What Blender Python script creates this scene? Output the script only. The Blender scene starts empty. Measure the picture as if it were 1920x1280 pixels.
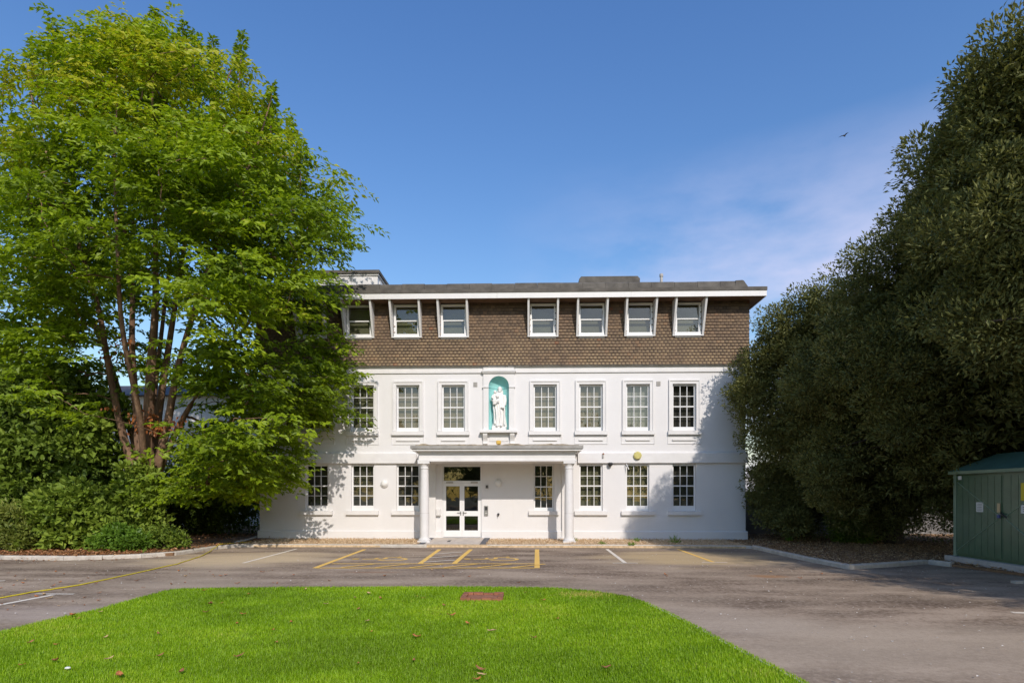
import bpy, math, random
import numpy as np
from mathutils import Vector

# ------------------------------------------------------------------ camera, sky, sun, exposure
S = bpy.context.scene
COL = S.collection
rng = np.random.default_rng(7)
random.seed(7)

FPX = 1100.0                      # focal length in photo pixels (photo 1920 wide)
HOR = 926.0                       # horizon row in the photo
YAW = math.radians(1.5)           # camera looks a touch to the left of the facade normal
CAM = Vector((0.0, -22.13, 1.70))

cd = bpy.data.cameras.new('camera')
cam = bpy.data.objects.new('camera', cd)
COL.objects.link(cam)
cam.location = CAM
cam.rotation_euler = (math.radians(90), 0, YAW)
cd.sensor_width = 36.0
cd.lens = 36.0 * FPX / 1920.0
cd.shift_y = (HOR - 640.0) / 1920.0
cd.clip_start = 0.1
cd.clip_end = 3000
S.camera = cam

SUNV = Vector((0.33, -1.0, 0.75)).normalized()      # towards the sun
EL = math.asin(SUNV.z)
w = bpy.data.worlds.new('World')
S.world = w
w.use_nodes = True
nt = w.node_tree
nt.nodes.clear()
sky = nt.nodes.new('ShaderNodeTexSky')
sky.sky_type = 'NISHITA'
sky.sun_disc = False
sky.sun_elevation = EL
sky.sun_rotation = math.atan2(SUNV.x, SUNV.y)
sky.altitude = 0
sky.air_density = 1.6
sky.dust_density = 0.9
sky.ozone_density = 4.0
hs = nt.nodes.new('ShaderNodeHueSaturation')
hs.inputs['Saturation'].default_value = 1.25
hs.inputs['Value'].default_value = 0.96
hs.inputs['Hue'].default_value = 0.514
nt.links.new(sky.outputs[0], hs.inputs['Color'])
tc = nt.nodes.new('ShaderNodeTexCoord')
mp = nt.nodes.new('ShaderNodeMapping')
mp.inputs['Scale'].default_value = (2.2, 2.2, 6.0)
mp.inputs['Location'].default_value = (0.35, 0.0, 0.25)
nt.links.new(tc.outputs['Generated'], mp.inputs['Vector'])
nz = nt.nodes.new('ShaderNodeTexNoise')
nz.inputs['Scale'].default_value = 1.5
nz.inputs['Detail'].default_value = 7
nz.inputs['Roughness'].default_value = 0.55
nt.links.new(mp.outputs[0], nz.inputs['Vector'])
cr = nt.nodes.new('ShaderNodeValToRGB')
cr.color_ramp.elements[0].position = 0.42
cr.color_ramp.elements[1].position = 0.66
nt.links.new(nz.outputs['Fac'], cr.inputs['Fac'])
sx = nt.nodes.new('ShaderNodeSeparateXYZ')
nt.links.new(tc.outputs['Generated'], sx.inputs[0])
band = nt.nodes.new('ShaderNodeMapRange')        # clouds lie low above the horizon
band.inputs['From Min'].default_value = 0.50
band.inputs['From Max'].default_value = 0.30
nt.links.new(sx.outputs['Z'], band.inputs['Value'])
side = nt.nodes.new('ShaderNodeMapRange')        # the bank thins out towards the west
side.inputs['From Min'].default_value = -0.05
side.inputs['From Max'].default_value = 0.28
nt.links.new(sx.outputs['X'], side.inputs['Value'])
m1 = nt.nodes.new('ShaderNodeMath'); m1.operation = 'MULTIPLY'
m2 = nt.nodes.new('ShaderNodeMath'); m2.operation = 'MULTIPLY'
m3 = nt.nodes.new('ShaderNodeMath'); m3.operation = 'MULTIPLY'; m3.inputs[1].default_value = 0.8
nt.links.new(cr.outputs['Color'], m1.inputs[0]); nt.links.new(band.outputs[0], m1.inputs[1])
nt.links.new(m1.outputs[0], m2.inputs[0]); nt.links.new(side.outputs[0], m2.inputs[1])
nt.links.new(m2.outputs[0], m3.inputs[0])
mx = nt.nodes.new('ShaderNodeMix'); mx.data_type = 'RGBA'
mx.inputs[7].default_value = (4.3, 4.3, 5.7, 1)
nt.links.new(m3.outputs[0], mx.inputs[0])
nt.links.new(hs.outputs[0], mx.inputs[6])
bg = nt.nodes.new('ShaderNodeBackground')
bg.inputs['Strength'].default_value = 0.15
nt.links.new(mx.outputs[2], bg.inputs['Color'])
wo = nt.nodes.new('ShaderNodeOutputWorld')
nt.links.new(bg.outputs[0], wo.inputs['Surface'])

sl = bpy.data.lights.new('sun', 'SUN')
sl.energy = 3.05
sl.angle = math.radians(0.55)
sl.color = (1.0, 0.91, 0.82)
so = bpy.data.objects.new('sun', sl)
COL.objects.link(so)
so.location = SUNV * 60
so.rotation_euler = (-SUNV).to_track_quat('-Z', 'Y').to_euler()

S.view_settings.view_transform = 'Standard'
S.view_settings.look = 'None'
S.view_settings.gamma = 1
S.view_settings.use_curve_mapping = False
S.view_settings.exposure = 0.2

# ------------------------------------------------------------------ photo pixel -> place
FW = Vector((-math.sin(YAW), math.cos(YAW), 0))
RT = Vector((math.cos(YAW), math.sin(YAW), 0))
def ray(px, py):
    return FW + RT * ((px - 960) / FPX) + Vector((0, 0, (HOR - py) / FPX))
def onY(px, py, Y):
    d = ray(px, py); t = (Y - CAM.y) / d.y
    return CAM + d * t
def onX(px, py, X):
    d = ray(px, py); t = (X - CAM.x) / d.x
    return CAM + d * t
def onG(px, py, z=0.0):
    d = ray(px, py); t = (z - CAM.z) / d.z
    return CAM + d * t
def XA(px, Y=0.0): return onY(px, HOR, Y).x
def ZA(py, Y=0.0, px=960): return onY(px, py, Y).z
def project(P):
    d = P - np.array(CAM)
    fw = d @ np.array(FW); r = d @ np.array(RT)
    return 960 + FPX * r / fw, HOR - FPX * d[:, 2] / fw

# ------------------------------------------------------------------ object helpers
OFF = {}
def link(name, me, mat=None, parent=None, loc=(0, 0, 0), rz=0.0, label=None, cat=None, group=None, kind=None):
    """loc is in world space; parents carry no rotation"""
    o = bpy.data.objects.new(name, me)
    COL.objects.link(o)
    if mat is not None and me is not None and not me.materials:
        me.materials.append(mat)
    L = Vector(loc)
    if parent is not None:
        o.parent = parent
        o.location = L - OFF[parent.name]
    else:
        o.location = L
    o.rotation_euler = (0, 0, rz)
    OFF[o.name] = L
    if label: o['label'] = label
    if cat: o['category'] = cat
    if group: o['group'] = group
    if kind: o['kind'] = kind
    return o
def root(name, loc, label, cat, group=None):
    o = link(name, None, None, None, loc, 0, label, cat, group)
    o.empty_display_size = 0.3
    return o

class MB:
    def __init__(s): s.v = []; s.f = []
    def add(s, vs, fs):
        n = len(s.v); s.v += [tuple(v) for v in vs]; s.f += [tuple(i + n for i in f) for f in fs]; return s
    def box(s, x0, x1, y0, y1, z0, z1):
        return s.add([(x0,y0,z0),(x1,y0,z0),(x1,y1,z0),(x0,y1,z0),(x0,y0,z1),(x1,y0,z1),(x1,y1,z1),(x0,y1,z1)],
                     [(0,3,2,1),(4,5,6,7),(0,1,5,4),(1,2,6,5),(2,3,7,6),(3,0,4,7)])
    def prism(s, poly, axis, a, b):
        """extrude a 2d polygon along an axis from a to b"""
        n = len(poly)
        def mk(p, t):
            return {'x': (t, p[0], p[1]), 'y': (p[0], t, p[1]), 'z': (p[0], p[1], t)}[axis]
        vs = [mk(p, a) for p in poly] + [mk(p, b) for p in poly]
        fs = [tuple(range(n)), tuple(range(2*n-1, n-1, -1))] + [(i, i+n, (i+1) % n + n, (i+1) % n) for i in range(n)]
        return s.add(vs, fs)
    def lathe(s, prof, cx, cy, n=24, axis='z', z=0.0):
        k = len(s.v)
        for (r, h) in prof:
            for i in range(n):
                a = 2*math.pi*i/n
                p = (r*math.cos(a), r*math.sin(a))
                if axis == 'z': s.v.append((cx+p[0], cy+p[1], z+h))
                else: s.v.append((cx+p[0], cy-h, z+p[1]))          # axis -y
        for j in range(len(prof)-1):
            for i in range(n):
                s.f.append((k+j*n+i, k+j*n+(i+1) % n, k+(j+1)*n+(i+1) % n, k+(j+1)*n+i))
        s.f.append(tuple(k+(len(prof)-1)*n+i for i in range(n)))
        s.f.append(tuple(k+i for i in range(n-1, -1, -1)))
        return s
    def tube(s, pts, rad, n=6):
        k = len(s.v); m = len(pts)
        up = Vector((0, 0, 1))
        for j in range(m):
            p = Vector(pts[j])
            d = (Vector(pts[min(j+1, m-1)]) - Vector(pts[max(j-1, 0)])).normalized()
            a = d.cross(Vector((1, 0, 0)) if abs(d.z) > 0.8 else up).normalized()
            b = d.cross(a)
            for i in range(n):
                t = 2*math.pi*i/n
                q = p + (a*math.cos(t) + b*math.sin(t)) * rad[j]
                s.v.append(tuple(q))
        for j in range(m-1):
            for i in range(n):
                s.f.append((k+j*n+i, k+j*n+(i+1) % n, k+(j+1)*n+(i+1) % n, k+(j+1)*n+i))
        s.f.append(tuple(k+(m-1)*n+i for i in range(n))); s.f.append(tuple(k+i for i in range(n-1, -1, -1)))
        return s
    def mesh(s, name, smooth=False):
        me = bpy.data.meshes.new(name)
        me.from_pydata(s.v, [], s.f); me.update()
        if smooth: me.polygons.foreach_set('use_smooth', [True]*len(me.polygons))
        return me
    def build(s, name, mat, parent=None, loc=(0, 0, 0), smooth=False, bevel=0.0, rz=0.0, **k):
        o = link(name, s.mesh(name, smooth), mat, parent, loc, rz, **k)
        if bevel:
            b = o.modifiers.new('bevel', 'BEVEL'); b.width = bevel; b.segments = 2; b.limit_method = 'ANGLE'
        return o

def npmesh(name, V, F, tint=None, smooth=False):
    V = np.asarray(V, dtype=np.float32); F = np.asarray(F, dtype=np.int32)
    me = bpy.data.meshes.new(name)
    k = F.shape[1]
    me.vertices.add(len(V)); me.vertices.foreach_set('co', V.ravel())
    me.loops.add(F.size); me.loops.foreach_set('vertex_index', F.ravel())
    me.polygons.add(len(F)); me.polygons.foreach_set('loop_start', np.arange(len(F), dtype=np.int32)*k)
    me.update(calc_edges=True)
    if tint is not None:
        a = me.attributes.new('tint', 'FLOAT', 'FACE')
        a.data.foreach_set('value', np.asarray(tint, dtype=np.float32))
    me.polygons.foreach_set('use_smooth', np.full(len(F), smooth))
    return me

# ------------------------------------------------------------------ materials
def newmat(name):
    m = bpy.data.materials.new(name); m.use_nodes = True
    n = m.node_tree; n.nodes.clear()
    out = n.nodes.new('ShaderNodeOutputMaterial')
    return m, n, out
def N(n, t, **k):
    x = n.nodes.new(t)
    for a, b in k.items(): setattr(x, a, b)
    return x
def noise(n, scale, detail=4, rough=0.55, vec=None):
    x = n.nodes.new('ShaderNodeTexNoise')
    x.inputs['Scale'].default_value = scale; x.inputs['Detail'].default_value = detail; x.inputs['Roughness'].default_value = rough
    if vec is not None: n.links.new(vec, x.inputs['Vector'])
    return x.outputs['Fac']
def ramp(n, fac, stops):
    x = n.nodes.new('ShaderNodeValToRGB')
    e = x.color_ramp.elements
    while len(e) < len(stops): e.new(0.5)
    for i, (p, c) in enumerate(stops):
        e[i].position = p; e[i].color = (*c, 1) if len(c) == 3 else c
    n.links.new(fac, x.inputs['Fac'])
    return x.outputs['Color']
def mixc(n, fac, a, b, blend='MIX'):
    x = n.nodes.new('ShaderNodeMix'); x.data_type = 'RGBA'; x.blend_type = blend
    for s, i in ((fac, 0), (a, 6), (b, 7)):
        if hasattr(s, 'is_linked'): n.links.new(s, x.inputs[i])
        elif i == 0: x.inputs[0].default_value = s
        else: x.inputs[i].default_value = (*s, 1)
    return x.outputs[2]
def objvec(n, scale=(1, 1, 1), loc=(0, 0, 0), rot=(0, 0, 0)):
    t = n.nodes.new('ShaderNodeNewGeometry')
    m = n.nodes.new('ShaderNodeMapping')
    m.inputs['Scale'].default_value = scale; m.inputs['Location'].default_value = loc; m.inputs['Rotation'].default_value = rot
    n.links.new(t.outputs['Position'], m.inputs['Vector'])
    return m.outputs[0]
def bump(n, h, strength=0.3, dist=0.01):
    b = n.nodes.new('ShaderNodeBump'); b.inputs['Strength'].default_value = strength; b.inputs['Distance'].default_value = dist
    n.links.new(h, b.inputs['Height'])
    return b.outputs[0]
def bsdf(n, out, color, rough=0.6, normal=None, metal=0.0, spec=0.5):
    b = n.nodes.new('ShaderNodeBsdfPrincipled')
    if hasattr(color, 'is_linked'): n.links.new(color, b.inputs['Base Color'])
    else: b.inputs['Base Color'].default_value = (*color, 1)
    if hasattr(rough, 'is_linked'): n.links.new(rough, b.inputs['Roughness'])
    else: b.inputs['Roughness'].default_value = rough
    b.inputs['Metallic'].default_value = metal
    b.inputs['Specular IOR Level'].default_value = spec
    if normal is not None: n.links.new(normal, b.inputs['Normal'])
    n.links.new(b.outputs[0], out.inputs['Surface'])
    return b
def simple(name, color, rough=0.6, var=0.12, scale=6.0, bs=0.15, bscale=60.0, metal=0.0, spec=0.4):
    m, n, out = newmat(name)
    v = objvec(n)
    f = noise(n, scale, 5, 0.6, v)
    lo = tuple(c*(1-var) for c in color); hi = tuple(min(1, c*(1+var)) for c in color)
    c = ramp(n, f, [(0.3, lo), (0.7, hi)])
    nb = bump(n, noise(n, bscale, 3, 0.5, v), bs, 0.004)
    bsdf(n, out, c, rough, nb, metal, spec)
    return m
M = {}
def mat_wall(name='painted_brick', base=(0.72, 0.71, 0.705)):
    m, n, out = newmat(name)
    v = objvec(n, rot=(math.radians(90), 0, 0))
    br = n.nodes.new('ShaderNodeTexBrick')
    br.inputs['Scale'].default_value = 1.0
    br.inputs['Brick Width'].default_value = 0.225; br.inputs['Row Height'].default_value = 0.075
    br.inputs['Mortar Size'].default_value = 0.006; br.inputs['Mortar Smooth'].default_value = 0.5
    br.inputs['Color1'].default_value = (1, 1, 1, 1); br.inputs['Color2'].default_value = (0.9, 0.9, 0.9, 1)
    br.inputs['Mortar'].default_value = (0, 0, 0, 1)
    n.links.new(v, br.inputs['Vector'])
    w2 = objvec(n)
    f = noise(n, 1.3, 6, 0.6, w2)
    st = noise(n, 5.0, 5, 0.6, objvec(n, (1, 1, 0.12)))
    c = ramp(n, f, [(0.25, tuple(b*0.95 for b in base)), (0.7, base)])
    c = mixc(n, ramp(n, st, [(0.58, (0, 0, 0)), (0.8, (0.12, 0.12, 0.12))]), c, (0.55, 0.52, 0.46))
    h = n.nodes.new('ShaderNodeMath'); h.operation = 'ADD'
    n.links.new(br.outputs['Color'], h.inputs[0]); n.links.new(noise(n, 40, 3, 0.5, w2), h.inputs[1])
    bsdf(n, out, c, 0.55, bump(n, h.outputs[0], 0.28, 0.004), spec=0.35)
    return m
M['wall'] = mat_wall()
M['white'] = simple('white_paint', (0.69, 0.68, 0.67), 0.45, 0.03, 3, 0.08, 90)
M['stone_white'] = simple('white_stucco', (0.70, 0.69, 0.68), 0.6, 0.05, 2.5, 0.2, 70)
M['sash'] = simple('sash_paint', (0.76, 0.76, 0.755), 0.35, 0.02, 3, 0.03, 90)
M['stucco_statue'] = simple('statue_paint', (0.78, 0.76, 0.73), 0.6, 0.06, 9, 0.25, 60)
M['turquoise'] = simple('turquoise_paint', (0.29, 0.60, 0.585), 0.55, 0.05, 4, 0.1, 60)
M['soffit'] = simple('soffit_timber', (0.17, 0.10, 0.06), 0.7, 0.25, 3, 0.2, 30)
M['bitumen'] = simple('bitumen_felt', (0.105, 0.095, 0.082), 0.85, 0.35, 2.6, 0.5, 50)
M['lead'] = simple('lead_sheet', (0.30, 0.29, 0.27), 0.6, 0.2, 4, 0.2, 30)
M['moss'] = simple('mossy_lead', (0.30, 0.24, 0.16), 0.9, 0.45, 5, 0.6, 40)
M['olive'] = simple('olive_blind', (0.165, 0.13, 0.08), 0.85, 0.06, 2)
M['dusk'] = simple('dim_room', (0.04, 0.037, 0.03), 0.9, 0.35, 1.5)  # near-black stands in for the unlit depth of a room
M['greyblind'] = simple('grey_blind', (0.185, 0.18, 0.155), 0.85, 0.05, 2)
M['paleblind'] = simple('pale_grey_blind', (0.28, 0.285, 0.27), 0.85, 0.05, 2)  # pale reflection in the dormer panes, put into the backing colour
M['dimgreen'] = simple('green_blind', (0.10, 0.098, 0.055), 0.85, 0.1, 2)
M['cream'] = simple('cream_render', (0.68, 0.62, 0.52), 0.8, 0.06, 2)
M['slate'] = simple('dark_slate', (0.07, 0.07, 0.075), 0.7, 0.2, 3)
M['kerb'] = simple('kerb_concrete', (0.50, 0.455, 0.39), 0.85, 0.2, 5, 0.4, 80)
M['slab'] = simple('paving_concrete', (0.56, 0.50, 0.44), 0.85, 0.14, 3, 0.3, 90)
M['bluebrick'] = simple('blue_brick', (0.085, 0.09, 0.105), 0.6, 0.25, 6, 0.3, 80)
M['concrete'] = simple('concrete', (0.48, 0.46, 0.43), 0.85, 0.15, 4, 0.4, 60)
M['kgreen'] = simple('kiosk_green', (0.085, 0.15, 0.085), 0.24, 0.12, 3, 0.06, 30, spec=0.5)
M['kroof'] = simple('kiosk_roof_green', (0.10, 0.22, 0.20), 0.5, 0.12, 3, 0.06, 30)  # paler and bluer than the doors: sky light put into the colour
M['ktrim'] = simple('kiosk_trim_green', (0.22, 0.30, 0.21), 0.45, 0.1, 3, 0.06, 30)  # trim colour, also the painted highlight on the door creases
M['dark'] = simple('dark_metal', (0.035, 0.035, 0.038), 0.4, 0.1)
M['steel'] = simple('brushed_steel', (0.38, 0.37, 0.35), 0.35, 0.1, metal=0.7)
M['grey_plastic'] = simple('grey_plastic', (0.42, 0.40, 0.37), 0.5, 0.05)
M['amber'] = simple('amber_plastic', (0.62, 0.40, 0.08), 0.4, 0.05)
M['alarm_yellow'] = simple('alarm_yellow', (0.56, 0.50, 0.18), 0.4, 0.05)
M['rust'] = simple('rusty_cover', (0.30, 0.13, 0.075), 0.85, 0.3, 12, 0.5, 80)
M['brickred'] = simple('red_brick', (0.30, 0.12, 0.065), 0.85, 0.25, 8, 0.5, 80)
M['hose'] = simple('yellow_hose', (0.62, 0.50, 0.04), 0.4, 0.06)
M['pipe'] = simple('grey_pipe', (0.28, 0.28, 0.28), 0.5, 0.1)
M['signwhite'] = simple('sign_white', (0.75, 0.75, 0.73), 0.5, 0.03)
M['signyellow'] = simple('sign_yellow', (0.70, 0.55, 0.03), 0.5, 0.03)
M['ink'] = simple('ink_grey', (0.16, 0.16, 0.17), 0.6, 0.03)
M['blueplastic'] = simple('blue_plastic', (0.05, 0.08, 0.28), 0.4, 0.05)
M['brass'] = simple('brass', (0.50, 0.42, 0.26), 0.4, 0.1, metal=0.4)
M['birdgrey'] = simple('bird_feathers', (0.07, 0.06, 0.055), 0.8, 0.1)
M['greywall'] = simple('grey_render', (0.20, 0.19, 0.18), 0.85, 0.15, 3)

def mat_paint(name, col):
    m, n, out = newmat(name)
    v = objvec(n)
    f = noise(n, 9, 6, 0.7, v); g = noise(n, 70, 3, 0.6, v)
    h = n.nodes.new('ShaderNodeMath'); h.operation = 'MULTIPLY'
    n.links.new(f, h.inputs[0]); n.links.new(g, h.inputs[1])
    c = ramp(n, h.outputs[0], [(0.10, (0.24, 0.19, 0.14)), (0.17, col)])
    bsdf(n, out, c, 0.7, bump(n, g, 0.3, 0.004), spec=0.3)
    return m
M['yline'] = mat_paint('yellow_road_paint', (0.86, 0.54, 0.13))
M['wline'] = mat_paint('white_road_paint', (0.80, 0.72, 0.60))

def mat_glass():
    m, n, out = newmat('window_glass')
    tr = N(n, 'ShaderNodeBsdfTransparent'); tr.inputs[0].default_value = (0.93, 0.95, 0.94, 1)
    gl = N(n, 'ShaderNodeBsdfGlossy'); gl.inputs['Roughness'].default_value = 0.015
    gl.inputs['Color'].default_value = (1, 1, 1, 1)
    ge = N(n, 'ShaderNodeNewGeometry')
    dt = N(n, 'ShaderNodeVectorMath', operation='DOT_PRODUCT'); n.links.new(ge.outputs['Normal'], dt.inputs[0]); n.links.new(ge.outputs['Incoming'], dt.inputs[1])
    ab = N(n, 'ShaderNodeMath', operation='ABSOLUTE'); n.links.new(dt.outputs['Value'], ab.inputs[0])
    om = N(n, 'ShaderNodeMath', operation='SUBTRACT'); om.inputs[0].default_value = 1.0; n.links.new(ab.outputs[0], om.inputs[1])
    pw = N(n, 'ShaderNodeMath', operation='POWER'); n.links.new(om.outputs[0], pw.inputs[0]); pw.inputs[1].default_value = 5.0
    fr = N(n, 'ShaderNodeMath', operation='MULTIPLY_ADD'); n.links.new(pw.outputs[0], fr.inputs[0]); fr.inputs[1].default_value = 0.91; fr.inputs[2].default_value = 0.09
    v = objvec(n)
    n.links.new(bump(n, noise(n, 1.8, 2, 0.5, v), 0.10, 0.02), gl.inputs['Normal'])
    mx_ = N(n, 'ShaderNodeMixShader')
    n.links.new(fr.outputs[0], mx_.inputs[0]); n.links.new(tr.outputs[0], mx_.inputs[1]); n.links.new(gl.outputs[0], mx_.inputs[2])
    n.links.new(mx_.outputs[0], out.inputs['Surface'])
    return m
M['glass'] = mat_glass()

def mat_leaf(name, stops, trans=0.35, tcol=(1.0, 1.0, 0.5), rough=0.5, spec=0.35, tstr=1.6):
    m, n, out = newmat(name)
    a = N(n, 'ShaderNodeAttribute'); a.attribute_name = 'tint'
    c = ramp(n, a.outputs['Fac'], stops)
    p = N(n, 'ShaderNodeBsdfPrincipled'); n.links.new(c, p.inputs['Base Color'])
    p.inputs['Roughness'].default_value = rough; p.inputs['Specular IOR Level'].default_value = spec
    t = N(n, 'ShaderNodeBsdfTranslucent')
    tc_ = mixc(n, 1.0, c, tuple(x*tstr for x in tcol), 'MULTIPLY')
    n.links.new(tc_, t.inputs['Color'])
    ms = N(n, 'ShaderNodeMixShader'); ms.inputs[0].default_value = trans
    n.links.new(p.outputs[0], ms.inputs[1]); n.links.new(t.outputs[0], ms.inputs[2])
    n.links.new(ms.outputs[0], out.inputs['Surface'])
    return m
M['leaf_lime'] = mat_leaf('lime_green_leaves', [(0.0, (0.075, 0.120, 0.008)), (0.45, (0.19, 0.275, 0.010)), (0.8, (0.30, 0.395, 0.014)), (1.0, (0.40, 0.40, 0.03))], 0.38)
M['leaf_oak'] = mat_leaf('evergreen_oak_leaves', [(0.0, (0.070, 0.075, 0.024)), (0.5, (0.150, 0.160, 0.050)), (0.9, (0.25, 0.25, 0.085)), (1.0, (0.34, 0.31, 0.14))], 0.18, rough=0.55, spec=0.2)
M['leaf_laurel'] = mat_leaf('dark_green_leaves', [(0.0, (0.065, 0.105, 0.014)), (0.6, (0.165, 0.24, 0.03)), (1.0, (0.27, 0.35, 0.05))], 0.25, rough=0.5, spec=0.25)
M['leaf_bright'] = mat_leaf('bright_green_leaves', [(0.0, (0.07, 0.15, 0.015)), (1.0, (0.19, 0.32, 0.03))], 0.35)
M['leaf_gold'] = mat_leaf('golden_green_leaves', [(0.0, (0.10, 0.15, 0.02)), (1.0, (0.30, 0.32, 0.07))], 0.3)
M['leaf_dead'] = mat_leaf('orange_dead_leaves', [(0.0, (0.22, 0.07, 0.02)), (1.0, (0.50, 0.19, 0.06))], 0.3, (1, .8, .6))
M['litter'] = mat_leaf('leaf_litter', [(0.0, (0.15, 0.06, 0.025)), (0.6, (0.36, 0.16, 0.065)), (1.0, (0.55, 0.33, 0.16))], 0.1)
M['chips'] = mat_leaf('wood_chips', [(0.0, (0.20, 0.11, 0.05)), (0.6, (0.42, 0.26, 0.13)), (1.0, (0.62, 0.46, 0.28))], 0.05)
M['sandchips'] = mat_leaf('sandy_gravel_chips', [(0.0, (0.36, 0.21, 0.11)), (0.5, (0.60, 0.44, 0.27)), (1.0, (0.78, 0.64, 0.46))], 0.05)
M['grit'] = mat_leaf('pale_grit', [(0.0, (0.35, 0.30, 0.25)), (1.0, (0.7, 0.66, 0.6))], 0.0)
M['grass'] = mat_leaf('lawn_grass', [(0.0, (0.105, 0.19, 0.006)), (0.5, (0.235, 0.395, 0.008)), (0.85, (0.35, 0.50, 0.014)), (1.0, (0.55, 0.46, 0.13))], 0.35)

def mat_bark():
    m, n, out = newmat('reddish_bark')
    v = objvec(n, (1, 1, 0.25))
    f = noise(n, 7, 6, 0.65, v)
    c = ramp(n, f, [(0.3, (0.085, 0.05, 0.035)), (0.55, (0.22, 0.135, 0.085)), (0.75, (0.36, 0.25, 0.16))])
    bsdf(n, out, c, 0.85, bump(n, noise(n, 22, 5, 0.6, v), 0.6, 0.02), spec=0.2)
    return m
M['bark'] = mat_bark()
M['darkbark'] = simple('dark_bark', (0.06, 0.045, 0.035), 0.9, 0.4, 5, 0.6, 25)

def mat_tiles():
    m, n, out = newmat('weathered_clay_tiles')
    uv = N(n, 'ShaderNodeUVMap'); uv.uv_map = 'UVMap'
    a = N(n, 'ShaderNodeAttribute'); a.attribute_name = 'tint'
    v = objvec(n)
    base = ramp(n, a.outputs['Fac'], [(0.0, (0.082, 0.058, 0.045)), (0.5, (0.125, 0.086, 0.062)), (0.93, (0.18, 0.12, 0.078)), (1.0, (0.17, 0.075, 0.045))])
    s = N(n, 'ShaderNodeSeparateXYZ'); n.links.new(uv.outputs[0], s.inputs[0])
    # lichen patch on the middle of each tile, as on the real ones; stronger on the lower courses
    d = N(n, 'ShaderNodeVectorMath', operation='DISTANCE')
    n.links.new(uv.outputs[0], d.inputs[0]); d.inputs[1].default_value = (0.62, 0.40, 0)
    blot = N(n, 'ShaderNodeMapRange'); blot.inputs['From Min'].default_value = 0.52; blot.inputs['From Max'].default_value = 0.12
    n.links.new(d.outputs['Value'], blot.inputs['Value'])
    sz = N(n, 'ShaderNodeSeparateXYZ'); n.links.new(v, sz.inputs[0])
    low = N(n, 'ShaderNodeMapRange'); low.inputs['From Min'].default_value = 8.6; low.inputs['From Max'].default_value = 6.7
    low.inputs['To Min'].default_value = 0.12; low.inputs['To Max'].default_value = 0.95
    n.links.new(sz.outputs['Z'], low.inputs['Value'])
    big = ramp(n, noise(n, 1.1, 5, 0.6, v), [(0.3, (0.3, 0.3, 0.3)), (0.65, (1, 1, 1))])
    k = N(n, 'ShaderNodeMath', operation='MULTIPLY'); n.links.new(blot.outputs[0], k.inputs[0]); n.links.new(low.outputs[0], k.inputs[1])
    k2 = N(n, 'ShaderNodeMath', operation='MULTIPLY'); n.links.new(k.outputs[0], k2.inputs[0]); n.links.new(big, k2.inputs[1])
    fine = ramp(n, noise(n, 30, 4, 0.7, v), [(0.35, (0.4, 0.4, 0.4)), (0.6, (1, 1, 1))])
    k3 = N(n, 'ShaderNodeMath', operation='MULTIPLY'); n.links.new(k2.outputs[0], k3.inputs[0]); n.links.new(fine, k3.inputs[1])
    c = mixc(n, k3.outputs[0], base, (0.40, 0.30, 0.165))
    bsdf(n, out, c, 0.85, bump(n, noise(n, 60, 4, 0.6, v), 0.4, 0.006), spec=0.25)
    return m
M['tile'] = mat_tiles()

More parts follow.
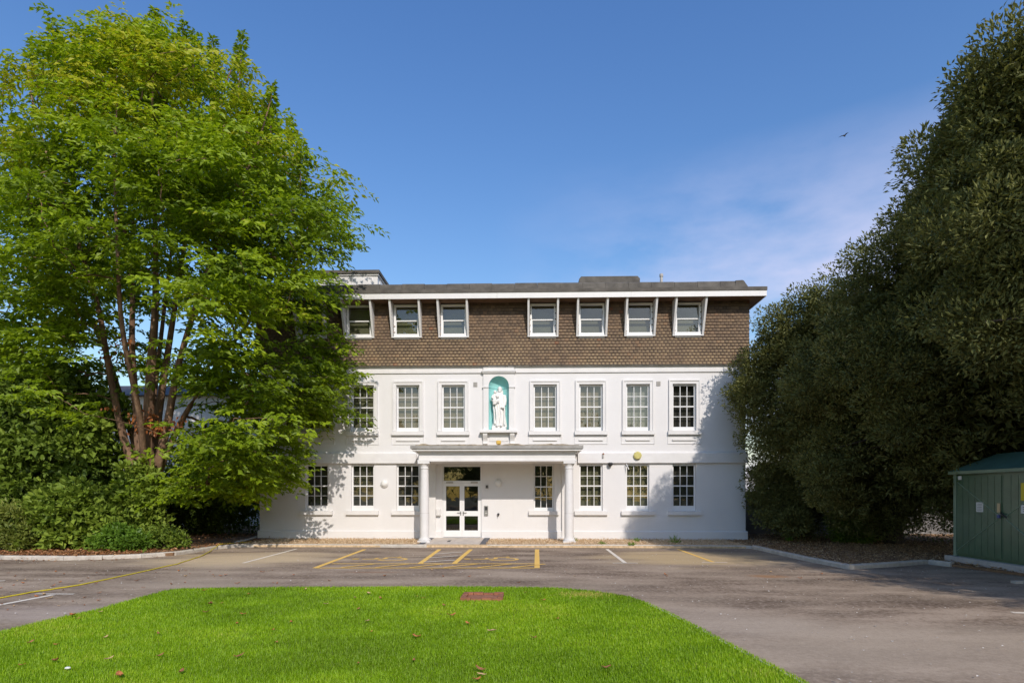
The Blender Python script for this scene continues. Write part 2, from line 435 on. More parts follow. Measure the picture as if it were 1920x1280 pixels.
def mat_asphalt():
    m, n, out = newmat('dusty_asphalt')
    v = objvec(n)
    vs = objvec(n, (0.26, 0.80, 1), rot=(0, 0, 0.12))
    f1 = noise(n, 1.6, 7, 0.62, vs)
    f2 = noise(n, 0.35, 5, 0.6, v)
    g = noise(n, 55, 4, 0.75, v)
    c = ramp(n, f1, [(0.37, (0.120, 0.085, 0.060)), (0.50, (0.255, 0.190, 0.135)), (0.63, (0.410, 0.318, 0.235))])
    # pale, worn strip along the lawn and sandy dust where cars stood
    def blob(cx, cy, rx, ry, soft=0.6):
        mp_ = N(n, 'ShaderNodeMapping'); mp_.vector_type = 'POINT'
        mp_.inputs['Location'].default_value = (-cx/rx, -cy/ry, 0); mp_.inputs['Scale'].default_value = (1/rx, 1/ry, 0)
        gg = N(n, 'ShaderNodeNewGeometry'); n.links.new(gg.outputs['Position'], mp_.inputs['Vector'])
        ln = N(n, 'ShaderNodeVectorMath', operation='LENGTH'); n.links.new(mp_.outputs[0], ln.inputs[0])
        ad = N(n, 'ShaderNodeMath', operation='ADD'); n.links.new(ln.outputs['Value'], ad.inputs[0])
        nn = N(n, 'ShaderNodeMath', operation='MULTIPLY_ADD'); n.links.new(noise(n, 1.4, 5, 0.65, vs), nn.inputs[0])
        nn.inputs[1].default_value = 1.3; nn.inputs[2].default_value = -0.65
        n.links.new(nn.outputs[0], ad.inputs[1])
        r = N(n, 'ShaderNodeMapRange'); r.inputs['From Min'].default_value = 1.0; r.inputs['From Max'].default_value = 1.0-soft
        n.links.new(ad.outputs[0], r.inputs['Value'])
        return r.outputs[0]
    fm = noise(n, 14, 5, 0.7, v)
    c = mixc(n, ramp(n, fm, [(0.45, (0, 0, 0)), (0.72, (0.75, 0.75, 0.75))]), c, (0.45, 0.36, 0.28))
    c = mixc(n, ramp(n, fm, [(0.28, (0.75, 0.75, 0.75)), (0.46, (0, 0, 0))]), c, (0.13, 0.095, 0.07))
    wp = ramp(n, f2, [(0.42, (0, 0, 0)), (0.7, (0.55, 0.55, 0.55))])
    c = mixc(n, wp, c, (0.45, 0.36, 0.265))
    for (px, py, rx, ry, col, st) in [(1700, 1215, 4.5, 1.7, (0.47, 0.38, 0.285), .55), (1350, 1165, 1.6, 1.2, (0.47, 0.385, 0.30), .5), (120, 1150, 2.5, .8, (0.45, 0.37, 0.31), .5), (470, 1047, 2.9, 2.3, (0.60, 0.46, 0.29), .9), (1290, 1045, 3.0, 2.4, (0.55, 0.41, 0.23), .85),
                                      (380, 1092, 2.2, 0.9, (0.40, 0.32, 0.24), .7), (1440, 1080, 0.5, 0.3, (0.36, 0.20, 0.10), .8),
                                      (700, 1072, 0.8, 0.16, (0.30, 0.17, 0.10), .6)]:
        p = onG(px, py, -0.06)
        k = N(n, 'ShaderNodeMath', operation='MULTIPLY'); n.links.new(blob(p.x, p.y, rx, ry), k.inputs[0]); k.inputs[1].default_value = st
        c = mixc(n, k.outputs[0], c, col)
    sp = N(n, 'ShaderNodeTexVoronoi'); sp.inputs['Scale'].default_value = 9.0; n.links.new(v, sp.inputs['Vector'])
    c = mixc(n, ramp(n, sp.outputs['Distance'], [(0.05, (0.7, 0.7, 0.7)), (0.09, (0, 0, 0))]), c, (0.42, 0.37, 0.32))
    c = mixc(n, ramp(n, g, [(0.3, (0.35, 0.35, 0.35)), (0.5, (0, 0, 0))]), c, (0.085, 0.068, 0.055))
    bsdf(n, out, c, 0.9, bump(n, g, 0.5, 0.008), spec=0.06)
    return m
M['asphalt'] = mat_asphalt()
M['soil'] = simple('bed_soil', (0.22, 0.13, 0.07), 0.95, 0.4, 4, 0.7, 30)
M['gravelbed'] = simple('sandy_gravel', (0.58, 0.43, 0.26), 0.95, 0.35, 9, 0.8, 45)
M['turf'] = simple('turf_soil', (0.18, 0.25, 0.015), 0.95, 0.3, 3, 0.5, 40)
M['land'] = simple('land', (0.09, 0.10, 0.05), 0.95, 0.3, 0.5)

# ------------------------------------------------------------------ ground
ZA_ROAD = -0.06
def sheet(name, poly, z, mat, thick=0.0, **k):
    b = MB()
    if thick: b.prism([(p[0], p[1]) for p in poly], 'z', z - thick, z)
    else: b.add([(p[0], p[1], z) for p in poly], [tuple(range(len(poly)))])
    return b.build(name, mat, **k)
sheet('ground', [(-600, -300), (600, -300), (600, 900), (-600, 900)], -0.16, M['land'], kind='structure')
road = sheet('asphalt_driveway', [(-60, -60), (60, -60), (60, 30), (-60, 30)], ZA_ROAD, M['asphalt'], kind='structure')

def G(px, py, z=ZA_ROAD):
    p = onG(px, py, z); return Vector((p.x, p.y))
kerb_left = [G(-260, 1058), G(-100, 1051), G(0, 1048.5), G(130, 1050), G(240, 1047), G(320, 1042), G(375, 1034), G(415, 1028), G(450, 1025)]
kerb_f1 = [G(450, 1025), G(560, 1025), G(700, 1025.5), G(800, 1026)]
kerb_f2 = [G(913, 1026), G(1100, 1026), G(1250, 1026.5), G(1410, 1028)]
kerb_right = [G(1410, 1028), G(1475, 1043), G(1530, 1055), G(1592, 1067), G(1660, 1063), G(1740, 1057), G(1783, 1062)]

# beds stand a little above the road
bedL = [(p.x, p.y+.11) for p in kerb_left] + [(-9.75, kerb_f1[0].y), (-9.75, 14), (-60, 14), (-60, kerb_left[0].y)]
sheet('planting_bed', bedL, 0.03, M['soil'], 0.085, kind='structure')
fy = kerb_f1[0].y
bedF = [(-9.75, fy), (XA(800, fy), fy), (XA(913, fy), fy), (kerb_f2[-1].x, kerb_f2[-1].y), (kerb_f2[-1].x, 0.3), (-9.75, 0.3)]
sheet('gravel_strip', bedF, 0.01, M['gravelbed'], 0.065, kind='structure')
bedR = [(p.x+.02, p.y+.08) for p in kerb_right] + [(11.2, -12.0), (40, -12.0), (40, 14), (8.6, 14), (8.6, 0.3), (kerb_f2[-1].x + 0.002, 0.3)]
sheet('leafy_bed', bedR, 0.0, M['soil'], 0.055, kind='structure')

def kerbs(name, pts, h, mat=None, wdt=0.125, ln=0.915, base=ZA_ROAD, inset=0.0):
    b = MB()
    run = link(name, MB().add([(0, 0, base-0.05), (0.01, 0, base-0.05), (0, 0.01, base-0.05)], [(0, 1, 2)]).mesh(name), M['concrete'], None, (0, 0, 0), kind='structure')
    # walk the polyline
    out = []; carry = 0.0; P = [Vector((p.x, p.y)) for p in pts]
    seg = [(P[i], P[i+1]) for i in range(len(P)-1)]
    tot = sum((q-p).length for p, q in seg)
    n = max(1, round(tot/ln)); L = tot/n
    def at(s):
        for p, q in seg:
            d = (q-p).length
            if s <= d: return p + (q-p)*(s/d)
            s -= d
        return seg[-1][1]
    me = None
    for i in range(n):
        a, c = at(i*L), at((i+1)*L)
        d = c-a; l = d.length-0.008
        if me is None:
            me = MB().prism([(-0.012, base-0.1), (wdt, base-0.1), (wdt, base+h), (0.015, base+h), (-0.012, base+h-0.03)], 'x', -0.5, 0.5).mesh('kerb_stone')
        o = link('kerb_stone', me, mat or M['kerb'], run, ((a.x+c.x)/2, (a.y+c.y)/2, random.uniform(-.004, .004)), math.atan2(d.y, d.x))
        o.scale = (l, 1, 1)
    return run
kerbs('left_kerb', kerb_left, 0.11)
kerbs('front_kerb', kerb_f1, 0.095)
kerbs('front_kerb', kerb_f2, 0.095)
for i in range(len(kerb_right)-1): kerbs('right_kerb', kerb_right[i:i+2], 0.11)

# lawn
lawn_px = [(-420, 1290), (-200, 1235), (0, 1184), (100, 1160), (180, 1143), (250, 1124), (310, 1107), (345, 1103), (500, 1101.5), (700, 1100), (900, 1100),
           (1040, 1102), (1120, 1108), (1180, 1119), (1215, 1130), (1260, 1150), (1320, 1180), (1400, 1223), (1460, 1252), (1518, 1282), (1750, 1400), (2100, 1600)]
lawn = [G(x, y, 0.0) for x, y in lawn_px] + [Vector((3.0, -24.5)), Vector((-9, -24.5))]
lawn_o = sheet('lawn', [(p.x, p.y) for p in lawn], 0.0, M['turf'], 0.07, kind='structure')
kerbs('lawn_edging', [Vector((p.x, p.y)) for p in lawn[14:21]][::-1], 0.065, M['kerb'], wdt=0.05)

def inpoly(X, Y, poly):
    ins = np.zeros(len(X), bool); n = len(poly)
    for i in range(n):
        x1, y1 = poly[i]; x2, y2 = poly[(i+1) % n]
        c = ((y1 > Y) != (y2 > Y)) & (X < (x2-x1)*(Y-y1)/((y2-y1) + 1e-12) + x1)
        ins ^= c
    return ins
def fbm(X, Y, s=1.0, seed=0):
    r = np.random.default_rng(seed); t = np.zeros_like(X); a = 1.0
    for o in range(5):
        for k in range(3):
            th = r.uniform(0, 6.28); ph = r.uniform(0, 6.28); f = s*(1.9**o)
            t += a*np.sin((X*math.cos(th)+Y*math.sin(th))*f + ph)
        a *= 0.6
    return t/5.0

# painted markings, sheets 4 mm above the road
def strip(name, p, q, wd, mat, z=0.004):
    a = G(*p); b = G(*q); d = (b-a).normalized(); s = Vector((-d.y, d.x))*wd/2
    MB().add([(a.x+s.x, a.y+s.y, ZA_ROAD+z), (a.x-s.x, a.y-s.y, ZA_ROAD+z), (b.x-s.x, b.y-s.y, ZA_ROAD+z), (b.x+s.x, b.y+s.y, ZA_ROAD+z)], [(0, 1, 2, 3)]).build(name, mat, road)
Y_, W_ = M['yline'], M['wline']
yl = [((684, 1029.5), (590, 1064.5)), ((824, 1029.5), (787, 1056.5)), ((883, 1029.5), (851, 1056.5)), ((1007, 1029.5), (1007, 1064.5))]
for p, q in yl: strip('bay_line', p, q, 0.13, Y_)
strip('bay_end_line', (592, 1064.6), (1004, 1064.6), 0.10, Y_, 0.008)
strip('bay_end_line', (622, 1056.6), (1003, 1056.6), 0.10, Y_, 0.008)
for i in range(6):
    x = 640 + i*64
    strip('hatch_line', (x, 1064), (x+62, 1057.2), 0.09, Y_, 0.012)
for i, (x0, x1, y0) in enumerate([(815, 866, 1037), (805, 859, 1044), (795, 853, 1052)]):
    strip('hatch_line', (x0, y0+1.6), (x1, y0-2.0), 0.09, W_, 0.012)
strip('bay_line', (556, 1028.5), (456, 1055), 0.09, W_)
strip('bay_line', (1138, 1029), (1172, 1054.5), 0.10, W_); strip('bay_end_line', (1149, 1055.3), (1196, 1055.3), 0.08, W_, 0.008)
strip('bay_line', (1271, 1029), (1338, 1053.5), 0.10, Y_); strip('bay_end_line', (1316, 1054.3), (1364, 1054.3), 0.08, W_, 0.008)
strip('bay_line', (-30, 1139), (100, 1114.5), 0.10, W_); strip('bay_end_line', (66, 1113.2), (139, 1113.6), 0.07, W_, 0.008)
strip('bay_line', (-30, 1090), (10, 1088), 0.08, W_)
strip('bay_line', (1897, 1147.5), (2000, 1152), 0.11, W_)
def wheelchair(cx, cy, s=0.55):
    c = G(cx, cy); z = ZA_ROAD+0.004; b = MB()
    def seg(p, q, wd):
        p = Vector(p); q = Vector(q); d = (q-p).normalized(); n_ = Vector((-d.y, d.x))*wd/2
        b.add([(*(p+n_), 0), (*(p-n_), 0), (*(q-n_), 0), (*(q+n_), 0)], [(0, 1, 2, 3)])
    # drawn upright (v up), then turned so that its top points left
    k = len(b.v); R0, R1 = 0.62, 0.80; n_ = 26
    for i in range(n_+1):
        a = math.radians(115 + 235*i/n_)
        for R in (R0, R1): b.v.append((R*math.cos(a)-0.1, R*math.sin(a)-0.5, 0))
    for i in range(n_): b.f.append((k+2*i, k+2*i+1, k+2*i+3, k+2*i+2))
    seg((-0.12, 1.05), (0.0, -0.12), 0.20); seg((0.03, 0.42), (0.55, 0.36), 0.15)
    seg((-0.02, -0.05), (0.62, -0.10), 0.20); seg((0.60, 0.02), (0.92, -0.78), 0.18); seg((0.88, -0.74), (1.15, -0.66), 0.15)
    k = len(b.v)
    for i in range(14): b.v.append((-0.15+0.2*math.cos(i*6.283/14), 1.38+0.2*math.sin(i*6.283/14), 0))
    b.f.append(tuple(k+i for i in range(14)))
    lift = 0.0
    vs = []
    for (x, y, _) in b.v: vs.append((c.x - y*s*0.95, c.y + x*s*0.85, z))
    b.v = vs
    # stack the strokes a millimetre apart
    out = MB(); 
    for i, f in enumerate(b.f):
        out.add([(b.v[j][0], b.v[j][1], z + (0 if i < 26 else 0.0012*(i-25))) for j in f], [tuple(range(len(f)))])
    out.build('wheelchair_symbol', Y_, road)
wheelchair(718, 1047.5); wheelchair(926, 1047.5)

# entrance path: slabs and blue-brick edging, with a slot drain
path = link('entrance_path', MB().box(XA(806, -.4), XA(906, -.4), fy+.15, 0.1, -0.1, -0.005).mesh('entrance_path'), M['concrete'], None, (0, 0, 0), kind='structure')
xl0, xr0 = XA(808, -.9), XA(905, -.9)
ys = [fy+0.02, (fy-0.05)/2, -0.04]
xs_ = [xl0, (xl0+xr0)/2-0.03, xr0]
for i in range(2):
    for j in range(2):
        zt0 = 0.0+0.03*j; zt1 = zt0+0.03
        MB().add([(xs_[i]+.004, ys[j]+.004, -.05), (xs_[i+1]-.004, ys[j]+.004, -.05), (xs_[i+1]-.004, ys[j+1]-.004, -.05), (xs_[i]+.004, ys[j+1]-.004, -.05),
                  (xs_[i]+.004, ys[j]+.004, zt0), (xs_[i+1]-.004, ys[j]+.004, zt0), (xs_[i+1]-.004, ys[j+1]-.004, zt1), (xs_[i]+.004, ys[j+1]-.004, zt1)],
                 [(0,3,2,1),(4,5,6,7),(0,1,5,4),(1,2,6,5),(2,3,7,6),(3,0,4,7)]).build('slab', M['slab'], path)
xd = XA(843, -1.2)
MB().box(xd-.05, xd+.05, -1.55, -1.0, 0.012, 0.042).build('drain_slot', M['dark'], path)
for sx_, x in ((-1, xl0), (1, xr0)):
    for j in range(7):
        y0 = fy+0.02 + j*(-0.06-fy)/7; y1 = fy+0.02+(j+1)*(-0.06-fy)/7-0.008
        a, c = (x-.21, x-.006) if sx_ < 0 else (x+.006, x+.21)
        zt = 0.005+0.06*(j+.5)/7
        MB().box(a, c, y0, y1, -0.05, zt).build('edging_brick', M['bluebrick'], path)

# ------------------------------------------------------------------ the white building
XL, XR = XA(487), XA(1398)
ZTOP = ZA(686)
XC = (XL+XR)/2
bld = root('white_building', (XC, 0, 0), 'long white three-storey building with tile-hung top floor and columned porch', 'building')

W1C = [XA(p) for p in (597, 680, 765, 850, 1022, 1108, 1196, 1283)]
W1W = 0.875; W1B, W1T = ZA(807.5), ZA(721)
WGC = [XA(p) for p in (594, 680, 765, 1019.5, 1108, 1195.5, 1283)]
WGB, WGT = ZA(957), ZA(870)
holes = [(x-W1W/2, x+W1W/2, W1B, W1T) for x in W1C]
WGW = [.875, .875, .875, .76, .875, .875, .875]
holes += [(x-w_/2, x+w_/2, WGB, WGT) for x, w_ in zip(WGC, WGW)]
DX0, DX1, DZ0, DZ1 = XA(829), XA(903), 0.06, ZA(871)
holes.append((DX0, DX1, DZ0, DZ1))
NX0, NX1, NZ0, NZ1 = XA(916), XA(955), ZA(807), ZA(704)
holes.append((NX0, NX1, NZ0, NZ1))

def wall_holes(x0, x1, z0, z1, holes, y, depth, bottom=True):
    b = MB()
    xs = sorted({round(v, 5) for h in holes for v in h[:2]} | {round(x0, 5), round(x1, 5)})
    zs = sorted({round(v, 5) for h in holes for v in h[2:]} | {round(z0, 5), round(z1, 5)})
    for i in range(len(xs)-1):
        for j in range(len(zs)-1):
            cx, cz = (xs[i]+xs[i+1])/2, (zs[j]+zs[j+1])/2
            if any(h[0] < cx < h[1] and h[2] < cz < h[3] for h in holes): continue
            b.add([(xs[i], y, zs[j]), (xs[i+1], y, zs[j]), (xs[i+1], y, zs[j+1]), (xs[i], y, zs[j+1])], [(0, 1, 2, 3)])
    for (a, c, d, e) in holes:
        for q in ([(a,y,d),(a,y+depth,d),(a,y+depth,e),(a,y,e)], [(c,y,d),(c,y,e),(c,y+depth,e),(c,y+depth,d)],
                  [(a,y,e),(a,y+depth,e),(c,y+depth,e),(c,y,e)], [(a,y,d),(c,y,d),(c,y+depth,d),(a,y+depth,d)]):
            b.add(q, [(0, 1, 2, 3)])
    return b
wall_holes(XL, XR, -0.05, ZTOP+.2, holes, 0.0, 0.16).build('front_wall', M['wall'], bld)
MB().add([(XL, 0, -.05), (XL, 10, -.05), (XL, 10, 8.9), (XL, 0, 8.9)], [(0, 3, 2, 1)]).build('side_wall', M['wall'], bld)
MB().add([(XR, 0, -.05), (XR, 10, -.05), (XR, 10, 8.9), (XR, 0, 8.9)], [(0, 1, 2, 3)]).build('side_wall', M['wall'], bld)
MB().add([(XL, 10, -.05), (XR, 10, -.05), (XR, 10, 8.9), (XL, 10, 8.9)], [(3, 2, 1, 0)]).build('rear_wall', M['wall'], bld)
# plinth either side of the door, string course, upper band
PZ = ZA(994.5)
for a, c in ((XL-.06, DX0-.005), (DX1+.005, XR+.06)):
    MB().prism([(0.05, -.06), (-.055, -.06), (-.055, PZ-.03), (-.02, PZ), (0.05, PZ)], 'x', a, c).build('plinth', M['wall'], bld)
SB0, SB1 = ZA(868), ZA(847.5)
PCX0, PCX1 = XA(787, -.2), XA(1079, -.2)
for a, c in ((XL-.03, PCX0-.15), (PCX1+.1, XR+.05)):
    MB().prism([(0.05, SB0), (-.10, SB0), (-.10, SB1-.05), (-.06, SB1), (0.05, SB1)], 'x', a, c).build('string_course', M['stone_white'], bld)
UB0, UB1 = ZA(699), ZA(683)
for a, c in ((XL-.02, XA(905)), (XA(966), XR+.02)):
    MB().prism([(0.05, UB0), (-.05, UB0), (-.05, UB0+.10), (-.035, UB0+.11), (-.035, UB1+.1), (.05, UB1+.1)], 'x', a, c).build('upper_band', M['stone_white'], bld)
for px in (698, 741, 1130, 1170):
    x = XA(px, -.055); MB().box(x-.11, x+.11, -.062, -.03, ZA(1006.5), ZA(1003.5)).build('air_brick', M['stone_white'], bld)

# sash windows: shared meshes
def sash_meshes(wd, ht, bot=0.14):
    """window mesh origin at opening bottom centre; y is into the wall"""
    b = MB(); h = wd/2; fr = 0.055; y0, y1 = 0.085, 0.155
    b.box(-h+.004, -h+fr, y0, y1, 0.002, ht-.004); b.box(h-fr, h-.004, y0, y1, 0.002, ht-.004)
    b.box(-h+fr, h-fr, y0, y1, ht-.06, ht-.004); b.box(-h+fr, h-fr, y0-.005, y1, 0.002, bot)
    gx0, gx1, gz0, gz1 = -h+fr, h-fr, bot, ht-.06
    gw, gh = gx1-gx0, gz1-gz0
    mid = gz0+gh*0.497
    b.box(gx0, gx1, y0+.004, y1-.004, mid-.022, mid+.022)
    bars = []
    vx = [gx0, gx0+gw/3, gx0+2*gw/3, gx1]
    vz = [gz0, (gz0+mid)/2, mid, (gz1+mid)/2, gz1]
    for x in vx[1:3]:
        b.box(x-.0115, x+.0115, y0+.012, y1-.012, gz0, mid-.022); b.box(x-.0115, x+.0115, y0+.012, y1-.012, mid+.022, gz1)
    for z in (vz[1], vz[3]):
        for i in range(3):
            a = vx[i]+(0.0115 if i else 0); c = vx[i+1]-(0.0115 if i < 2 else 0)
            b.box(a, c, y0+.014, y1-.014, z-.0115, z+.0115)
    me = b.mesh('window')
    pane = MB().add([(-gw/6, 0, -gh/8), (gw/6, 0, -gh/8), (gw/6, 0, gh/8), (-gw/6, 0, gh/8)], [(0, 1, 2, 3)]).mesh('pane')
    spots = [((vx[i]+vx[i+1])/2, (vz[j]+vz[j+1])/2) for i in range(3) for j in range(4)]
    return me, pane, spots
WM1 = sash_meshes(W1W, W1T-W1B); WMG = sash_meshes(.875, WGT-WGB, 0.19); WMN = sash_meshes(.76, WGT-WGB, 0.12)
sill_me = MB().prism([(0.05, 0.0), (-.11, -.012), (-.11, -.155), (-.09, -.16), (0.05, -.16)], 'x', -.615, .615).mesh('sill')
aw = W1W/2; ao = .585; ah = W1T-W1B
arch = MB()
for s_ in (-1, 1):
    a, c = sorted((s_*(aw+.004), s_*(ao-.05))); arch.box(a, c, -.045, .02, 0.0, ah+.10)
    a, c = sorted((s_*(ao-.049), s_*ao)); arch.box(a, c, -.07, .02, 0.0, ah+.15)
arch.box(-ao+.05, ao-.05, -.0445, .02, ah+.004, ah+.10); arch.box(-ao+.049, ao-.049, -.0695, .02, ah+.101, ah+.1495)
arch_me = arch.mesh('architrave')
ap = MB(); ap.box(-.62, .62, -.022, .02, -.505, -.485); ap.box(-.62, .62, -.022, .02, -.21, -.19)
ap.box(-.62, -.605, -.022, .02, -.485, -.21); ap.box(.605, .62, -.022, .02, -.485, -.21)
ap.box(-.45, .45, -.045, .02, -.375, -.325)
apron_me = ap.mesh('apron_panel')
def sash(x, zb, kit, window_backing, first, wd):
    me, pane, spots = kit
    o = link('window', me, M['sash'], bld, (x, 0, zb))
    for (a, c) in spots:
        p = link('pane', pane, M['glass'], o, (x+a, 0.122, zb+c), rz=random.uniform(-.004, .004))
        p.rotation_euler.x = random.uniform(-.004, .004)
    link('sill', sill_me, M['stone_white'], o, (x, 0, zb)).scale.x = 1.0 if wd > .8 else 0.92
    ht = kit[1] is WM1[1] and W1T-W1B or WGT-WGB
    MB().box(-wd/2-.05, wd/2+.05, 0, .01, 0, ht+.05).build('blind', M[window_backing], o, (x, 0.30, zb))  # dusk ones are dark sheets standing in for dim rooms
    MB().add([(-wd/2-.06, 0, -.02), (-wd/2-.06, .14, -.02), (-wd/2-.06, .14, ht+.07), (-wd/2-.06, 0, ht+.07),
              (wd/2+.06, 0, -.02), (wd/2+.06, .14, -.02), (wd/2+.06, .14, ht+.07), (wd/2+.06, 0, ht+.07)],
             [(0, 1, 2, 3), (7, 6, 5, 4), (3, 2, 6, 7), (0, 4, 5, 1)]).build('inner_reveal', M['greyblind'], o, (x, 0.165, zb))
    if first:
        link('architrave', arch_me, M['stone_white'], o, (x, 0, zb)); link('apron_panel', apron_me, M['stone_white'], o, (x, 0, zb))
for x, bl in zip(W1C, ('dusk', 'dimgreen', 'olive', 'olive', 'olive', 'olive', 'greyblind', 'dusk')): sash(x, W1B, WM1, bl, True, W1W)
for i, (x, bl) in enumerate(zip(WGC, ('dusk', 'dusk', 'dusk', 'dusk', 'dimgreen', 'dimgreen', 'dusk'))):
    sash(x, WGB, WMN if i == 3 else WMG, bl, False, WGW[i])

# entrance doors
fz = ZA(905)
MB().box(DX0+.003, DX0+.05, .05, .155, DZ0, DZ1-.003).box(DX1-.05, DX1-.003, .05, .155, DZ0, DZ1-.003).box(DX0+.05, DX1-.05, .05, .155, DZ1-.05, DZ1-.003) \
    .box(DX0+.05, DX1-.05, .048, .155, fz+.004, fz+.075).build('door_frame', M['sash'], bld)
tr = MB().box(DX0+.05, DX1-.05, .08, .12, fz+.075, fz+.09).box(DX0+.05, DX1-.05, .08, .12, DZ1-.065, DZ1-.05).build('transom_light', M['sash'], bld)
MB().add([(DX0+.05, .10, fz+.09), (DX1-.05, .10, fz+.09), (DX1-.05, .10, DZ1-.065), (DX0+.05, .10, DZ1-.065)], [(0, 1, 2, 3)]).build('pane', M['glass'], tr)
mid = (DX0+DX1)/2
pz = [ZA(994, .06), ZA(967, .06), ZA(957.5, .06), ZA(911, .06)]
for s_, (a, c) in ((-1, (DX0+.055, mid-.003)), (1, (mid+.003, DX1-.055))):
    st = 0.085
    b = MB(); y0, y1 = .06, .115
    b.box(a, a+st, y0, y1, DZ0+.01, fz); b.box(c-st, c, y0, y1, DZ0+.01, fz)
    for z0, z1 in ((DZ0+.01, pz[0]), (pz[1], pz[2]), (pz[3], fz)): b.box(a+st, c-st, y0+.001, y1, z0, z1)
    d = b.build('door_leaf', M['sash'], bld)
    for z0, z1 in ((pz[0], pz[1]), (pz[2], pz[3])):
        MB().add([(a+st, .088, z0), (c-st, .088, z0), (c-st, .088, z1), (a+st, .088, z1)], [(0, 1, 2, 3)]).build('pane', M['glass'], d)
        e = .012
        MB().box(a+st, a+st+e, .072, .1, z0, z1).box(c-st-e, c-st, .072, .1, z0, z1).box(a+st+e, c-st-e, .072, .1, z0, z0+e).box(a+st+e, c-st-e, .072, .1, z1-e, z1).build('glazing_seal', M['dark'], d)
    xm = mid + s_*.05; zh = ZA(961, 0)
    MB().box(xm-.018, xm+.018, .045, .06, zh-.10, zh+.06).box(min(xm, xm+s_*.13), max(xm, xm+s_*.13), .012, .03, zh-.008, zh+.012).box(xm-.01, xm+.01, .012, .05, zh-.01, zh+.014).build('door_handle', M['steel'], d)
    xc_ = (a+c)/2 + s_*.12
    MB().box(xc_-.13, xc_+.13, -.005, .06, fz-.01, fz+.05).build('door_closer', M['grey_plastic'], d)
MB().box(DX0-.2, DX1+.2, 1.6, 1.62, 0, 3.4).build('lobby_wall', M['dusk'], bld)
MB().box(DX0-.2, DX1+.2, .17, 1.6, 0.0, 0.05).build('lobby_floor', M['greyblind'], bld)
MB().box(DX0+.02, DX1-.02, -.05, .17, -.02, DZ0).build('threshold', M['concrete'], bld)

# porch: entablature, columns, wall pilasters
PY = -1.75
pf0, pf1 = ZA(864, PY), ZA(852, PY)
px0, px1 = XA(785, PY), XA(1079, PY)
CY = -1.58
por = MB()
por.box(px0, px1, PY, -.002, pf0, pf1+.04)
porch = por.build('porch', M['stone_white'], bld)
def ring(name, off, z0, z1, mat, lip=0.0):
    MB().prism([(px0-off, -.004), (px0-off, PY-off), (px1+off, PY-off), (px1+off, -.004)], 'z', z0, z1).build(name, mat, porch)
zc = pf1+.04
ring('bed_mould', .035, pf0-.006, pf0+.045, M['stone_white'])
ring('bed_mould', .05, zc, zc+.05, M['stone_white'])
ring('bed_mould', .09, zc+.05, zc+.085, M['stone_white'])
ring('corona', .20, zc+.085, zc+.155, M['stone_white'])
ring('gutter', .25, zc+.155, zc+.265, M['lead'])
ztop = zc+.265
# uneven mossy lead upstand
b = MB(); n_ = 60
prof = [(px0-.12+(px1-px0+.24)*i/n_, ztop+.035+.03*random.random()*(1+math.sin(i*.4))) for i in range(n_+1)]
b.prism(prof + [(px1+.12, ztop-.01), (px0-.12, ztop-.01)], 'y', PY+.02, -.01); b.build('flashing', M['moss'], porch)
colprof = [(.235, -.06), (.235, .045)]
for px in (796, 1067):
    cx = XA(px, CY); H = pf0-.008
    c = MB(); c.box(cx-.215, cx+.215, CY-.215, CY+.215, -.08, .075)
    c.lathe([(.205, .076), (.215, .10), (.205, .125), (.18, .13), (.175, .16), (.165, .17), (.16, .22), (.162, .9), (.16, 1.2), (.152, 1.9), (.140, H-.26), (.14, H-.255),
             (.158, H-.25), (.160, H-.235), (.142, H-.225), (.142, H-.15), (.155, H-.145), (.175, H-.10), (.195, H-.075)], cx, CY, 36)
    c.box(cx-.205, cx+.205, CY-.205, CY+.205, H-.075, H)
    o = c.build('column', M['stone_white'], porch)
    MB().lathe([(.1625, 0), (.164, .004), (.1625, .008)], cx, CY, 36, z=ZA(962, CY)).build('column_joint', M['grey_plastic'], porch)
    MB().box(cx-.16, cx+.16, -.10, -.001, -.05, H-.09).box(cx-.20, cx+.20, -.14, -.0, H-.09, H-.002).box(cx-.19, cx+.19, -.13, -.003, -.05, .09).build('pilaster', M['stone_white'], porch)

# statue niche
b = MB(); yN = -.07
nx0, nx1 = XA(906, yN), XA(964.5, yN); ncx = (nx0+nx1)/2; nr = (NX1-NX0)/2-.01
zb, zt = ZA(811.5, yN), ZA(699, yN); zs = ZA(704.5, yN)-nr
for s_ in (0, 1):
    a, c = (nx0, ncx-nr) if s_ == 0 else (ncx+nr, nx1)
    b.box(a, c, yN, .02, zb, zs)
arc = [(ncx+nr*math.cos(math.pi*i/24), zs+nr*math.sin(math.pi*i/24)) for i in range(25)]
for i in range(24):
    (ax, az), (bx_, bz) = arc[i], arc[i+1]
    b.add([(ax, yN, az), (ax, yN, zt), (bx_, yN, zt), (bx_, yN, bz)], [(0, 1, 2, 3)])
b.add([(nx1, yN, zs), (nx1, yN, zt), (ncx+nr, yN, zt), (ncx+nr, yN, zs)], [(0, 1, 2, 3)])
b.add([(nx0, yN, zs), (nx0, yN, zt), (ncx-nr, yN, zt), (ncx-nr, yN, zs)], [(3, 2, 1, 0)])
b.add([(nx0, yN, zs), (nx0, .02, zs), (nx0, .02, zt), (nx0, yN, zt)], [(3, 2, 1, 0)]); b.add([(nx1, yN, zs), (nx1, .02, zs), (nx1, .02, zt), (nx1, yN, zt)], [(0, 1, 2, 3)])
niche = b.build('statue_niche', M['stone_white'], bld)
b = MB(); k = 20
nlow = NZ0+.02
def nring(z, r, yd):
    return [(ncx+r*math.cos(math.pi*i/k), yN+.0 + yd + (r*0.95)*math.sin(math.pi*i/k), z) for i in range(k+1)]
rows = [nring(nlow, nr, 0.004), nring(zs, nr, 0.004)] + [nring(zs+nr*math.sin(t), max(nr*math.cos(t), .002), 0.004) for t in [math.pi/2*j/10 for j in range(1, 11)]]
